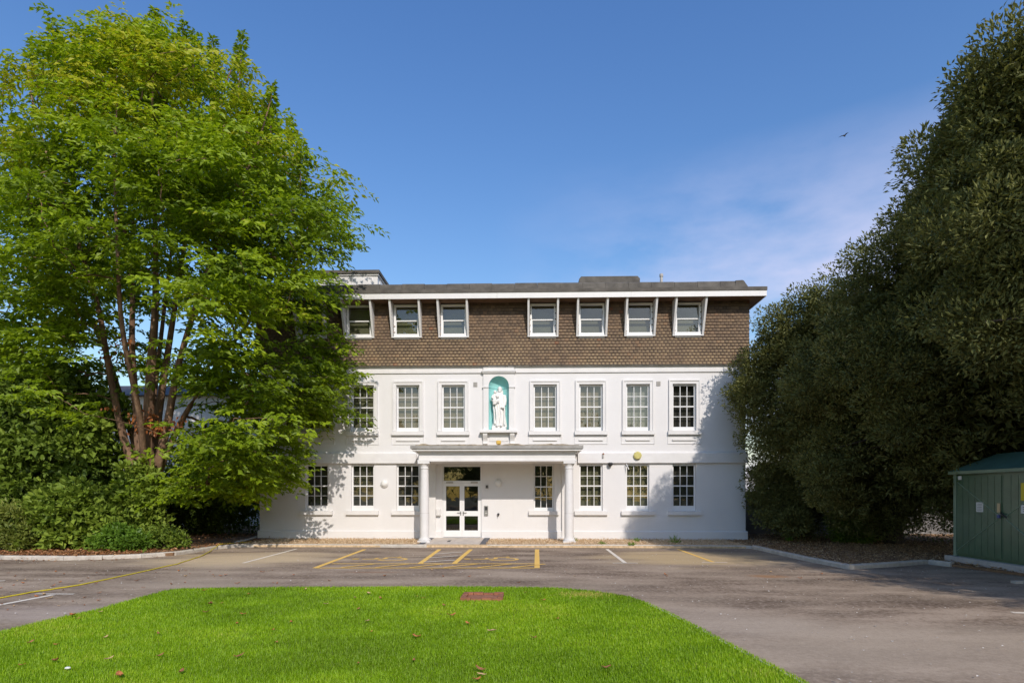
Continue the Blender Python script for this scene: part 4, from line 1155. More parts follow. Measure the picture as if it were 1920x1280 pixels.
# keep the view on to the stems open: thin the foliage hanging in front of and between them
qx, qy = project(Pc)
keepc = np.ones(len(cl), bool)
front = (qx > 165) & (qx < 355) & (qy > 575) & (qy < 905)
keepc &= ~(front & (rng.random(len(cl)) < np.where(Pc[:, 1] < TYc+.6, .97, .72)))
keepc &= ~((qx < 250) & (qy > 700) & (rng.random(len(cl)) < .6))
keepc &= ~((qx > 330) & (qx < 500) & (qy > 560) & (qy < 880) & (rng.random(len(cl)) < .25))
tS = (TYc-Pc[:, 1])/(-SUNV.y); Ps = Pc - np.array(SUNV)[None]*tS[:, None]     # where each clump shades the plane of the stems
sx2, sy2 = project(Ps)
keepc &= ~((Pc[:, 1] < TYc) & (sx2 > 200) & (sx2 < 345) & (sy2 > 600) & (sy2 < 905) & (rng.random(len(cl)) < .6))
tF = Pc[:, 1]/SUNV.y; Pf = Pc - np.array(SUNV)[None]*tF[:, None]      # where each clump shades the facade
fx, fy2 = project(Pf)
keepc &= ~((Pc[:, 1] < 0) & (((fx > 585) & (fy2 > 850) & (rng.random(len(cl)) < .9)) | ((fx > 640) & (fy2 > 690) & (fy2 < 1010))))
keepc &= clear_building(Pc, .1)
cl = [c for c, k_ in zip(cl, keepc) if k_]
# limbs from the stems to the clumps
allst = [(p, r) for o, rr in stems for p, r in list(zip(o, rr))[6:]]
SPp = np.array([tuple(p) for p, r in allst]); SPr = np.array([r for p, r in allst])
Q = np.array([c[0] for c in cl]); ns = len(SPp)
order = np.argsort([np.min(np.linalg.norm(SPp-q, axis=1)) for q in Q])
nodes = np.concatenate([SPp, np.zeros_like(Q)]); par = {}; placed = ns; idx = []
for i in order:
    v = Q[i]-nodes[:placed]
    d = np.linalg.norm(v, axis=1); d = d + np.where(v[:, 2] < -.05, -v[:, 2]*1.6, 0) + np.where(np.arange(placed) >= ns, .12, 0)
    j = int(np.argmin(d)); par[placed] = j; nodes[placed] = Q[i]; idx.append(i); placed += 1
cnt = np.ones(placed)
for k_ in range(placed-1, ns-1, -1): cnt[par[k_]] += cnt[k_]
limb = MB()
for k_ in range(ns, placed):
    j = par[k_]; r0 = min(.0085*math.sqrt(cnt[k_])+.004, .05)
    if j < ns: r0 = min(r0, SPr[j]*.7)
    limb.tube(branch_path(nodes[j], nodes[k_], .07, 4), [r0*(1-.35*t/4) for t in range(5)], 5)
wood.build('trunk', M['bark'], tree, smooth=True)
limb.build('limbs', M['bark'], tree, smooth=True, kind='stuff')

def sprays(centers, outward, nsp, K, ln, jit, leafL, droop=.22, base_t=None, spread=1.2):
    n = len(centers)
    C = np.repeat(centers, nsp, 0); A = np.repeat(outward, nsp) + rng.normal(0, spread, n*nsp)
    O = C + rng.normal(0, 1, (n*nsp, 3))*np.array(jit)
    H = np.stack([np.cos(A), np.sin(A), rng.normal(.02, .22, n*nsp)], 1); H = unit(H)
    l = ln*rng.uniform(.6, 1.25, n*nsp)
    t = np.tile(np.linspace(.05, 1, K), n*nsp)
    H2 = np.repeat(H, K, 0); l2 = np.repeat(l, K)
    side_ = np.tile(np.where(np.arange(K) % 2 == 0, 1.0, -1.0), n*nsp)
    Sd = unit(np.cross(H2, np.array([[0, 0, 1.0]])))
    # leaves spread across the spray in a flat fan
    lat = side_*rng.uniform(.02, .30, len(t))*np.sin(np.clip(t, 0, 1)*2.6)*l2
    P = np.repeat(O, K, 0) + H2*(l2*t)[:, None] + Sd*lat[:, None]
    P[:, 2] -= droop*l2*t*t + np.abs(lat)*.15
    P += rng.normal(0, .025, P.shape)
    D = H2*.65 + Sd*(side_*.75)[:, None] + rng.normal(0, .28, P.shape); D[:, 2] -= .28
    Nn = np.array([[0, 0, .75]]) + np.array(SUNV)[None]*.55 + rng.normal(0, .38, P.shape) + H2*.2
    L = leafL*rng.uniform(.7, 1.25, len(t)); W = L*rng.uniform(.48, .62, len(t))
    tn = np.repeat(rng.normal(0, .17, n), nsp*K) + rng.normal(0, .11, len(t)) + .48
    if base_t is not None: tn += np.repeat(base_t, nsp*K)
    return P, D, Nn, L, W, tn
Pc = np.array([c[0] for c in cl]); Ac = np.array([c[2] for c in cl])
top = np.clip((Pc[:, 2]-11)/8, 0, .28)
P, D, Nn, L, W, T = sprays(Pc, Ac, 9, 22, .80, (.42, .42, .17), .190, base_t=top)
kp = clear_building(P, .12)
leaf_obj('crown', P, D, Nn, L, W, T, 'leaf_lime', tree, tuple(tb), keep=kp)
# upright shoots at the top of the crown
sh = [(100, 40, 120), (112, 60, 130), (60, 75, 140), (292, 18, 130), (300, 45, 160), (345, 40, 150), (365, 60, 160), (455, 60, 190), (448, 90, 190), (510, 155, 270), (500, 180, 280), (545, 225, 320), (250, 45, 150), (185, 60, 150), (150, 55, 150), (20, 110, 200), (570, 270, 360), (612, 345, 430), (330, 60, 170), (400, 70, 170), (220, 70, 170)]
Pp = []; Dd = []
tw = MB()
for (px, y0, y1) in sh:
    Y = TYc+rng.normal(0, .6)
    a = np.array(onY(px, y0, Y)); b_ = np.array(onY(px+rng.normal(0, 10), y1, Y))
    tw.tube([tuple(b_), tuple((a+b_)/2+rng.normal(0, .04, 3)), tuple(a)], [.025, .015, .005], 5)
    m = int(150*np.linalg.norm(a-b_))
    t = rng.uniform(0, 1, m)[:, None]
    wd = .30*(1-.75*(1-t))
    ang = rng.uniform(0, 6.28, m)
    off = np.stack([np.cos(ang), np.sin(ang), np.zeros(m)], 1)
    Pp.append(a+(b_-a)*t+off*wd*rng.uniform(.1, 1, (m, 1))); Dd.append(off+np.array([[0, 0, .1]])+rng.normal(0, .3, (m, 3)))
Pp = np.concatenate(Pp); Dd = np.concatenate(Dd); m = len(Pp)
leaf_obj('top_shoots', Pp, Dd, np.array([[0, 0, 1.]])+rng.normal(0, .5, (m, 3)), rng.uniform(.12, .19, m), rng.uniform(.06, .10, m), rng.normal(.4, .2, m), 'leaf_lime', tree, tuple(tb))
tw.build('top_twigs', M['bark'], tree, kind='stuff')
# tufts of dead orange leaves on the stems
Pp = []
for (px, py, n_, sx_, sz_) in [(285, 790, 90, .28, .22), (300, 805, 60, .3, .1), (262, 780, 30, .15, .25), (215, 665, 50, .3, .2), (330, 790, 20, .2, .1), (207, 762, 12, .1, .05), (290, 893, 14, .1, .06), (235, 640, 30, .3, .1)]:
    c = TPx(px, py, TYc-.55)
    Pp.append(c+rng.normal(0, 1, (n_, 3))*np.array([sx_, .15, sz_]))
Pp = np.concatenate(Pp); m = len(Pp)
leaf_obj('dead_leaves', Pp, rng.normal(0, .5, (m, 3))+np.array([[0, -.2, -.8]]), np.array([[0, -1., .3]])+rng.normal(0, .5, (m, 3)), rng.uniform(.1, .17, m), rng.uniform(.05, .09, m), rng.uniform(0, 1, m), 'leaf_dead', tree, tuple(tb))

# ------------------------------------------------------------------ clumped evergreens and shrubs
def blob(name, label, cat, base, center, radii, nc, nl, cr_, leafL, asp, mat, trunk=None, group=None, lump=.16, seed=1, flat=.75, inner=.25, up=.35, tmean=.5, floor=.05, keepfn=None, wmat='darkbark', shell=(.72, 1.03), lobes=(), big=1.0):
    r_ = np.random.default_rng(seed)
    o = root(name, tuple(base), label, cat, group)
    center = np.array(center, float); radii = np.array(radii, float)
    d = unit(r_.normal(0, 1, (nc, 3)))
    ph = r_.uniform(0, 6.28, 6)
    lm = 1+lump*(np.sin(3.1*d[:, 0]+ph[0]+2*d[:, 2])+np.sin(4.3*d[:, 1]+ph[1]-3*d[:, 2])+np.sin(5.2*d[:, 2]+ph[2]+2.5*d[:, 0]))/1.6
    C = center + d*radii*(lm*r_.uniform(shell[0], shell[1], nc))[:, None]
    for (lc, lr, ln2) in lobes:
        dl = unit(r_.normal(0, 1, (ln2, 3))); C = np.concatenate([C, np.array(lc)+dl*lr*r_.uniform(.3, 1, (ln2, 1))])
    C = C[C[:, 2] > floor]
    n = len(C)
    CS = cr_*r_.uniform(.6, 1.35, n)
    dd = unit(r_.normal(0, 1, (n*nl, 3))); rr = r_.uniform(.35, 1, n*nl)**.5
    cs = np.repeat(CS, nl)
    P = np.repeat(C, nl, 0) + dd*np.array([1, 1, flat])*(rr*cs)[:, None]
    D = dd + r_.normal(0, .45, P.shape); D[:, 2] += up
    Nn = r_.normal(0, .6, P.shape); Nn[:, 2] += .8
    L = leafL*r_.uniform(.65, 1.3, len(P)); W = L*asp*r_.uniform(.8, 1.2, len(P))
    T = np.repeat(r_.normal(0, .12, n), nl)+r_.normal(tmean, .15, len(P))
    # larger leaves added inside the crown to block light, core shade in their tint
    ni = int(len(P)*inner); di = unit(r_.normal(0, 1, (ni, 3)))
    Pi = center + di*radii*(r_.uniform(.1, .72, ni)**.6)[:, None]
    P = np.concatenate([P, Pi]); D = np.concatenate([D, r_.normal(0, 1, (ni, 3))]); Nn = np.concatenate([Nn, r_.normal(0, 1, (ni, 3))+np.array([[0, 0, .5]])])
    L = np.concatenate([L, big*leafL*r_.uniform(1.2, 2.2, ni)]); W = np.concatenate([W, big*leafL*asp*1.5*r_.uniform(.9, 1.8, ni)]); T = np.concatenate([T, r_.normal(.25, .12, ni)])
    kp = (P[:, 2] > floor) & clear_building(P, .1)
    if keepfn is not None: kp &= keepfn(P)
    leaf_obj('crown', P, D, Nn, L, W, T, mat, o, tuple(base), keep=kp)
    b = MB()
    bs = Vector(base)
    if trunk:
        tpts = [bs+Vector((0, 0, -.1)), bs.lerp(Vector(center), .35), bs.lerp(Vector(center), .8), Vector(center)+Vector((0, 0, radii[2]*.35))]
        b.tube(tpts, [trunk, trunk*.75, trunk*.5, trunk*.12], 9)
        for i in range(0, n, max(1, n//40)):
            s_ = tpts[1].lerp(tpts[2], r_.uniform(0, 1)); q = branch_path(s_, C[i], .05, 5); 
            qa = np.array([tuple(x) for x in q])
            if not np.all(clear_building(qa, .1)): continue
            b.tube(q, [trunk*.28*(1-.85*t/5) for t in range(6)], 5)
    else:
        for i in range(9):
            a = r_.uniform(0, 6.28); e = Vector(C[i % n]); e = bs.lerp(e, .8)
            b.tube(branch_path(bs+Vector((.1*math.cos(a), .1*math.sin(a), -.05)), e, .1, 4), [.03, .025, .02, .012, .006], 5)
    b.build('trunk' if trunk else 'stems', M[wmat], o)
    return o
def noK(P):   # keep the kiosk clear
    return ~((P[:, 0] > 10.2) & (P[:, 0] < 13.6) & (P[:, 1] > -11.2) & (P[:, 1] < -7.2) & (P[:, 2] < 2.9))
EG = 'evergreen oaks along the drive'
def lobe(px, py, depth, r, n_=34): return (tuple(onY(px, py, CAM.y+depth)), r, n_)
oaks = [((14.2, -19.4, 0), (14.2, -19.4, 7.6), (4.4, 3.8, 7.0), 11, 'dark evergreen oak standing before the green kiosk', []),
        ((14.4, -12.4, 0), (13.6, -12.2, 6.5), (5.0, 3.6, 5.2), 12, 'tall dark evergreen oak overhanging the green kiosk', [lobe(1945, 165, 10.3, 1.1, 60), lobe(1875, 235, 11.3, 1.0, 55), lobe(1800, 325, 12.5, 1.0, 50), lobe(1870, 400, 10.9, 1.2, 40), lobe(1890, 580, 11.2, 1.2, 40)]),
        ((13.9, -6.4, 0), (13.4, -6.4, 5.4), (4.8, 3.8, 4.6), 13, 'broad dark evergreen oak behind the green kiosk', [lobe(1775, 415, 14.0, 1.2, 50), lobe(1735, 490, 15.5, 1.2, 50), lobe(1685, 575, 16.5, 1.2, 50), lobe(1630, 640, 16.0, 1.3), lobe(1700, 700, 15, 1.2), lobe(1560, 720, 17.5, 1.3), lobe(1560, 880, 18, 1.1)]),
        ((12.6, -1.6, 0), (12.0, -2.0, 4.6), (4.0, 3.0, 4.2), 14, 'lower evergreen oak whose branches reach the white building', [lobe(1540, 585, 19, 1.2), lobe(1480, 630, 20, 1.1), lobe(1440, 680, 20.6, 1.0), lobe(1415, 740, 20.7, .8), lobe(1450, 800, 20.4, 1.0), lobe(1440, 900, 21.5, .9, 26), lobe(1480, 960, 21, 1.0, 26)])]
for (bs, c, rd, sd, lab, lb) in oaks:
    nearb = sd == 11
    blob('evergreen_oak', lab, 'tree', bs, c, rd, 260 if nearb else 560, 110 if nearb else (300 if sd == 12 else 240), .55, .16 if nearb else (.105 if sd == 12 else .11), .40, 'leaf_oak', trunk=.34, group=EG, seed=sd, keepfn=noK, flat=.75, lobes=lb, inner=.35, big=1.25, lump=.07)
blob('hedge_shrub', 'dark evergreen shrub at the right end of the white building', 'shrub', (10.6, 1.3, 0), (10.6, 1.3, 1.9), (1.5, 1.3, 2.2), 90, 220, .55, .10, .38, 'leaf_oak', seed=21)
blob('hedge_shrub', 'tall dark shrub below the evergreen oaks beside the leafy bed', 'shrub', (13.2, .4, 0), (13.2, .4, 2.2), (1.9, 1.5, 2.6), 130, 220, .6, .10, .38, 'leaf_oak', seed=22)
blob('hedge_shrub', 'dark rounded shrub behind the green kiosk', 'shrub', (15.6, -2.2, 0), (15.6, -2.2, 2.0), (1.9, 1.6, 2.4), 130, 200, .6, .10, .38, 'leaf_oak', seed=23)
p = onG(1600, 1016, 0.02)
blob('grey_green_shrub', 'low grey-green shrub on the edge of the leafy bed', 'shrub', (p.x, p.y, 0), (p.x, p.y, .45), (.75, .6, .6), 45, 90, .28, .10, .4, 'leaf_laurel', seed=24, tmean=.45)

def at(px, depth): 
    Y = CAM.y+depth; return np.array([XA(px, Y), Y, 0.0])
c = at(55, 19.3)
blob('laurel_shrub', 'tall dark green broad-leaved shrub left of the lime-green tree', 'shrub', c, c+np.array([0, 0, 2.9]), (3.0, 1.8, 3.3), 250, 85, .62, .22, .66, 'leaf_laurel', seed=31, flat=.5, up=-.1, lump=.12, trunk=.12)
c = at(-90, 19.0)
blob('laurel_shrub', 'dark green broad-leaved shrub at the outer end of the left bed', 'shrub', c, c+np.array([0, 0, 2.6]), (2.2, 1.8, 3.1), 150, 95, .62, .19, .62, 'leaf_laurel', seed=32, flat=.5, up=-.1, trunk=.12)
c = at(128, 17.6)
blob('ivy_bush', 'leafy mid-green bush at the foot of the tall dark shrub', 'shrub', c, c+np.array([0, 0, .95]), (1.35, .75, 1.15), 80, 60, .42, .185, .75, 'leaf_laurel', seed=33, tmean=.7, flat=.6)
c = at(248, 18.5)
blob('ivy_bush', 'ivy climbing the foot of the lime-green tree trunk', 'ivy', c, c+np.array([0, .1, 1.15]), (.85, .5, 1.35), 70, 58, .35, .175, .78, 'leaf_laurel', seed=34, tmean=.75, flat=.6)
c = at(15, 16.9)
blob('golden_shrub', 'yellow-green shrub by the left kerb', 'shrub', c, c+np.array([0, 0, .6]), (.75, .55, .75), 45, 80, .30, .13, .34, 'leaf_gold', seed=35)
c = at(232, 16.85)
blob('bright_shrub', 'low bright green shrub on the brown leaf litter', 'shrub', c, c+np.array([0, 0, .32]), (.72, .45, .40), 45, 75, .24, .11, .5, 'leaf_bright', seed=36)
c = at(305, 17.6)
blob('ground_shrub', 'small straggly shrub beside the bright green shrub', 'shrub', c, c+np.array([0, 0, .3]), (.7, .4, .42), 32, 65, .22, .10, .55, 'leaf_laurel', seed=37, tmean=.65)
c = at(395, 24.6)
blob('dark_hedge', 'dark hedge filling the gap at the left end of the white building', 'hedge', c, c+np.array([0, 0, 1.5]), (2.5, 1.2, 1.9), 140, 130, .6, .12, .5, 'leaf_laurel', seed=38, tmean=.1)  # low leaf tint paints the shade of the gap
c = at(215, 24.0)
blob('dark_hedge', 'dark hedge behind the stems of the lime-green tree', 'hedge', c, c+np.array([0, 0, 1.2]), (2.6, 1.2, 1.5), 130, 130, .6, .12, .5, 'leaf_laurel', seed=39, tmean=.2)  # shade behind the stems put into the low leaf tint

# ------------------------------------------------------------------ neighbouring buildings glimpsed through the leaves
def far_house(name, label, x0, x1, y0, y1, zt, mat, ridge, rows):
    r = root(name, ((x0+x1)/2, y0, 0), label, 'building')
    hs_ = []
    for (z0, z1) in rows:
        n_ = max(2, int((x1-x0)/2.6))
        for i in range(n_):
            cx = x0+(x1-x0)*(i+.5)/n_; hs_.append((cx-.45, cx+.45, z0, z1))
    wall_holes(x0, x1, -.1, zt, hs_, y0, .15).build('front_wall', mat, r)
    MB().add([(x0, y0, -.1), (x0, y1, -.1), (x0, y1, zt), (x0, y0, zt)], [(3, 2, 1, 0)]).add([(x1, y0, -.1), (x1, y1, -.1), (x1, y1, zt), (x1, y0, zt)], [(0, 1, 2, 3)]).add([(x0, y1, -.1), (x1, y1, -.1), (x1, y1, zt), (x0, y1, zt)], [(0, 1, 2, 3)]).build('side_walls', mat, r)
    ym = (y0+y1)/2
    MB().prism([(y0-.4, zt-.02), (ym, zt+ridge), (y1+.4, zt-.02)], 'x', x0-.3, x1+.3).build('roof', M['slate'], r)
    for h in hs_:
        w_ = MB().box(h[0]+.003, h[0]+.06, y0+.08, y0+.14, h[2], h[3]).box(h[1]-.06, h[1]-.003, y0+.08, y0+.14, h[2], h[3]).box(h[0]+.06, h[1]-.06, y0+.08, y0+.14, h[3]-.06, h[3]).box(h[0]+.06, h[1]-.06, y0+.08, y0+.14, h[2], h[2]+.06).box(h[0]+.06, h[1]-.06, y0+.085, y0+.135, (h[2]+h[3])/2-.03, (h[2]+h[3])/2+.03).build('window', M['sash'], r)
        MB().add([(h[0]+.06, y0+.12, h[2]), (h[1]-.06, y0+.12, h[2]), (h[1]-.06, y0+.12, h[3]), (h[0]+.06, y0+.12, h[3])], [(0, 1, 2, 3)]).build('pane', M['glass'], w_)
        MB().box(h[0], h[1], y0+.3, y0+.31, h[2], h[3]).build('blind', M['dusk'], w_)  # dark sheet in place of a dim room
far_house('neighbour_house', 'white neighbouring house glimpsed between the stems of the lime-green tree', -24.5, -12.2, 9.0, 16, 7.0, M['stone_white'], 1.2, [(.9, 2.3), (4.2, 5.7)])
far_house('neighbour_house', 'cream neighbouring house glimpsed through the evergreen oaks', 17.5, 30, 11.0, 18, 6.2, M['cream'], 1.8, [(.9, 2.3), (3.9, 5.3)])
b = MB(); b.box(XR+.35, 22, 3.2, 3.45, -.1, 1.75)
bw = b.build('garden_wall', M['greywall'], label='grey rendered garden wall running right from the white building', cat='wall')
MB().box(XR+.32, 22.03, 3.14, 3.51, 1.75, 1.83).build('coping', M['concrete'], bw)

for i, (x_, y_, h_) in enumerate([(-27, -49, 9.0), (-15, -52, 11.0), (-3, -50, 8.5), (8, -53, 10.5), (20, -50, 9.5)]):  # unseen row behind the camera, added for the windows to reflect
    blob('street_tree', 'leafy tree in the row across the drive behind the lawn', 'tree', (x_, y_, 0), (x_, y_, h_*.52), (6.6, 3.2, h_*.48), 110, 42, 1.1, .42, .55, 'leaf_laurel', trunk=.3, group='trees facing the building', seed=60+i, inner=.4)

# ------------------------------------------------------------------ green kiosk
KX = 10.85
def KY(px): return onX(px, HOR, KX).y
def KZ(px, py): return onX(px, py, KX).z
ky1 = KY(1789); ky0 = ky1-2.75            # far end, near end
kz0 = 0.14; kz1 = KZ(1792, 889)
kb = root('kiosk', (KX+1.1, (ky0+ky1)/2, 0), 'green electricity kiosk with double doors and pitched roof on a concrete plinth', 'kiosk')
MB().box(KX-.15, KX+2.3, ky0-.14, ky1+.14, -.1, kz0).build('plinth', M['concrete'], kb, bevel=.012)
MB().box(KX+.03, KX+2.2, ky0, ky1, kz0, kz1).build('body', M['kgreen'], kb)
dy0 = KY(1881.5); lw = ky1-.10-dy0
for s_, (a, c) in ((0, (dy0+.006, ky1-.10)), (1, (dy0-lw, dy0-.006))):
    d = MB().box(KX-.012, KX+.03, a, c, kz0+.06, kz1-.05).build('door', M['kgreen'], kb)
    nb = 7
    for i in range(nb):
        p0 = a+.03+(c-a-.06)*i/nb; p1 = a+.03+(c-a-.06)*(i+1)/nb-.012
        MB().box(KX-.024, KX-.012, p0, p1, kz0+.09, kz1-.08).build('plank', M['kgreen'], d)
    far, near = (c, a) if s_ == 0 else (a, c)
    for (z0, z1) in ((kz1-.2, (kz0+kz1)/2+.05), (kz0+.15, (kz0+kz1)/2-.05)):
        P0 = Vector((KX-.026, far-(.05 if s_ == 0 else -.05), z0)); P1 = Vector((KX-.026, near+(.12 if s_ == 0 else -.12), z1))
        MB().tube([P0, P1], [.012, .012], 6).build('brace', M['ktrim'], d)  # paler green puts the crease highlight into the colour
MB().box(KX-.02, KX+.03, ky1-.095, ky1+.0, kz0+.003, kz1-.003).build('corner_post', M['ktrim'], kb)
# roof: overhanging eaves and a hipped top
e = .09
MB().box(KX-e, KX+2.2+e, ky0-e, ky1+e, kz1, kz1+.075).build('eaves', M['ktrim'], kb)
b = MB(); z0, z1 = kz1+.076, kz1+.50
V = [(KX-e+.01, ky0-e+.01, z0), (KX+2.2+e-.01, ky0-e+.01, z0), (KX+2.2+e-.01, ky1+e-.01, z0), (KX-e+.01, ky1+e-.01, z0), (KX+.75, ky0+.2, z1), (KX+1.45, ky0+.2, z1), (KX+1.45, ky1-.42, z1), (KX+.75, ky1-.42, z1)]
b.add(V, [(0, 3, 2, 1), (4, 5, 6, 7), (0, 1, 5, 4), (1, 2, 6, 5), (2, 3, 7, 6), (3, 0, 4, 7)]); b.build('roof', M['kroof'], kb)
def plate(px0, px1, py0, py1, mat, name, par=kb, x=KX-.034, t=.01, rows=0):
    y0, y1 = sorted((KY(px0), KY(px1))); za, zb_ = sorted((KZ(px0, py0), KZ(px0, py1)))
    o = MB().box(x, x+t, y0, y1, za, zb_).build(name, mat, par)
    for i in range(rows):
        zz = zb_-(zb_-za)*(i+1)/(rows+1)
        MB().box(x-.001, x, y0+(y1-y0)*.15, y1-(y1-y0)*.15, zz-.006, zz+.006).build('print_line', M['ink'], o)
plate(1833, 1846, 941, 959, M['signwhite'], 'notice', rows=5)
plate(1799, 1805, 892, 899, M['signwhite'], 'sticker')
plate(1917, 1945, 905, 938, M['signyellow'], 'warning_sign')
plate(1917, 1945, 946, 962, M['signwhite'], 'notice', rows=3)
plate(1873.5, 1879, 943, 960, M['brass'], 'lock_hasp', x=KX-.05, t=.03)
ly, lz_ = KY(1878.5), KZ(1878.5, 967)
MB().box(KX-.09, KX-.055, ly-.035, ly+.035, lz_-.045, lz_+.03).build('padlock', M['blueplastic'], kb, bevel=.008)
MB().tube([(KX-.07, ly-.022, lz_+.03), (KX-.07, ly-.02, lz_+.07), (KX-.07, ly+.02, lz_+.07), (KX-.07, ly+.022, lz_+.03)], [.007]*4, 6).build('shackle', M['steel'], kb)
MB().tube([(KX-.04, KY(1880), KZ(1880, 961)), (KX-.08, KY(1886), KZ(1886, 964)), (KX-.07, KY(1893), KZ(1893, 970))], [.022, .02, .016], 8).build('door_handle', M['dark'], kb)
sl_ = root('kerb_block', tuple(onG(1915, 1093, ZA_ROAD)), 'loose white concrete block lying on the asphalt beside the kiosk', 'block')
q = onG(1915, 1093, ZA_ROAD)
MB().box(-.16, .45, -.06, .06, -.0, .05).build('block', M['kerb'], sl_, tuple(q), rz=0)

# ------------------------------------------------------------------ bits on the ground
p = onG(905, 1120, 0)
mh = root('manhole', (p.x, p.y, 0), 'rusty red manhole cover in a brick frame sunk in the lawn', 'manhole')
hw, hd = .34, .30
MB().box(-hw+.09, hw-.09, -hd+.09, hd-.09, -.06, .012).build('cover', M['rust'], mh, (p.x, p.y, 0))
for i in range(4):
    for s_ in (-1, 1):
        a = -hw+i*(2*hw)/4; MB().box(a+.005, a+2*hw/4-.005, min(s_*hd, s_*(hd-.085)), max(s_*hd, s_*(hd-.085)), -.06, .03+random.uniform(0, .02)).build('brick', M['brickred'], mh, (p.x, p.y, 0))
for s_ in (-1, 1):
    for i in range(3):
        a = -hd+.09+i*(2*hd-.18)/3; MB().box(min(s_*hw, s_*(hw-.085)), max(s_*hw, s_*(hw-.085)), a+.005, a+(2*hd-.18)/3-.005, -.06, .03+random.uniform(0, .02)).build('brick', M['brickred'], mh, (p.x, p.y, 0))

hp = [(-60, 1133), (0, 1122), (60, 1111), (150, 1097), (250, 1076), (330, 1058), (375, 1044), (395, 1034), (410, 1028)]
pts = [onG(x, y, ZA_ROAD) for x, y in hp]
pts = [Vector((q.x, q.y, ZA_ROAD+.014)) for q in pts]
pts[-1].z = .08; pts[-2].z = ZA_ROAD+.03
fin = []
for i in range(len(pts)-1):
    for j in range(6):
        q = pts[i].lerp(pts[i+1], j/6); q += Vector((random.gauss(0, .012), random.gauss(0, .02), 0)); fin.append(q)
q = onG(470, 1016, .03); fin += [pts[-1], Vector((q.x, q.y, .05))]
MB().tube(fin, [.014]*len(fin), 8).build('hose', M['hose'], label='yellow garden hose trailing across the asphalt from the left bed', cat='hose', smooth=True)
a = onG(441, 1019, .03); c = onG(487, 1009, .03)
MB().tube([(a.x, a.y, .07), ((a.x+c.x)/2, (a.y+c.y)/2, .075), (c.x-.1, -.35, .09)], [.045, .045, .045], 10).build('drain_pipe', M['pipe'], label='short grey plastic pipe lying at the left corner of the building', cat='pipe', smooth=True)

# fallen leaves lying singly on the lawn and the asphalt
def leaf_mesh(seed):
    r_ = random.Random(seed); b = MB(); n_ = 5
    for i in range(n_):
        t = i/(n_-1); wd = .036*math.sin(math.pi*min(max(t, .02), .98))**.7
        z = .012+.03*(t-.4)**2*4*r_.uniform(.4, 1.2); cu = r_.uniform(.005, .018)
        x = -.07+.14*t
        b.v += [(x, -wd, z+cu), (x, 0, z), (x, wd, z+cu*r_.uniform(.6, 1.4))]
    for i in range(n_-1):
        for j in range(2): b.f.append((3*i+j, 3*i+3+j, 3*i+4+j, 3*i+1+j))
    return b.mesh('fallen_leaf')
fl_m = [simple('dry_leaf_brown', (0.30, .13, .055), .8, .3, 30), simple('dry_leaf_tan', (.48, .32, .16), .8, .25, 30), simple('dry_leaf_rust', (.40, .15, .05), .8, .3, 30)]
fl = [leaf_mesh(i) for i in range(9)]
for i, m_ in enumerate(fl): m_.materials.append(fl_m[i % 3])
rl = random.Random(5)
spots = [(40, 1246), (300, 1188), (302, 1228), (60, 1203), (148, 1161), (138, 1155), (110, 1208), (340, 1259), (228, 1267), (100, 1241), (447, 1170), (546, 1167), (513, 1180), (383, 1148), (395, 1135), (412, 1130), (470, 1112), (385, 1107), (570, 1106), (690, 1112),
         (780, 1116), (667, 1122), (715, 1120), (790, 1121), (670, 1141), (690, 1165), (698, 1183), (778, 1196), (775, 1190), (874, 1168), (922, 1182), (846, 1155), (836, 1134), (900, 1255), (895, 1273), (907, 1264), (668, 1245), (778, 1238), (1045, 1158), (1020, 1126), (1135, 1252), (1000, 1198), (985, 1110), (609, 1133), (455, 1152), (190, 1146), (196, 1197), (200, 1235), (520, 1205), (445, 1233)]
for (x, y) in spots:
    q = onG(x+rl.uniform(-4, 4), y+rl.uniform(-2, 2), .03); o = link('fallen_leaf', rl.choice(fl), None, None, (q.x, q.y, .032), rl.uniform(0, 6.28), 'dry brown fallen leaf lying on the green lawn', 'leaf', 'fallen leaves on the lawn')
    o.scale = [rl.choice([rl.uniform(.35, .6), rl.uniform(.35, .6), rl.uniform(.6, .95)])]*3
for i in range(70):
    x = rl.choice([rl.uniform(0, 420), rl.uniform(0, 420), rl.uniform(0, 420), rl.uniform(420, 1600)]); y = rl.uniform(1068, 1095) if x > 330 else rl.uniform(1066, 1150)
    q = onG(x, y, ZA_ROAD)
    if inpoly(np.array([q.x]), np.array([q.y]), [(p_.x, p_.y) for p_ in lawn])[0]: continue
    o = link('fallen_leaf', rl.choice(fl), None, None, (q.x, q.y, ZA_ROAD+.002), rl.uniform(0, 6.28), 'dry brown fallen leaf lying on the asphalt drive', 'leaf', 'fallen leaves on the asphalt'); o.scale = [rl.uniform(.3, .75)]*3
q = onG(127, 1253, .03)
MB().prism([(-.025, -.015), (.015, -.02), (.03, .005), (.005, .02), (-.02, .015)], 'z', .0, .02).build('paper_scrap', M['signwhite'], None, (q.x, q.y, .03), bevel=.01, label='small white scrap of paper on the lawn', cat='litter')

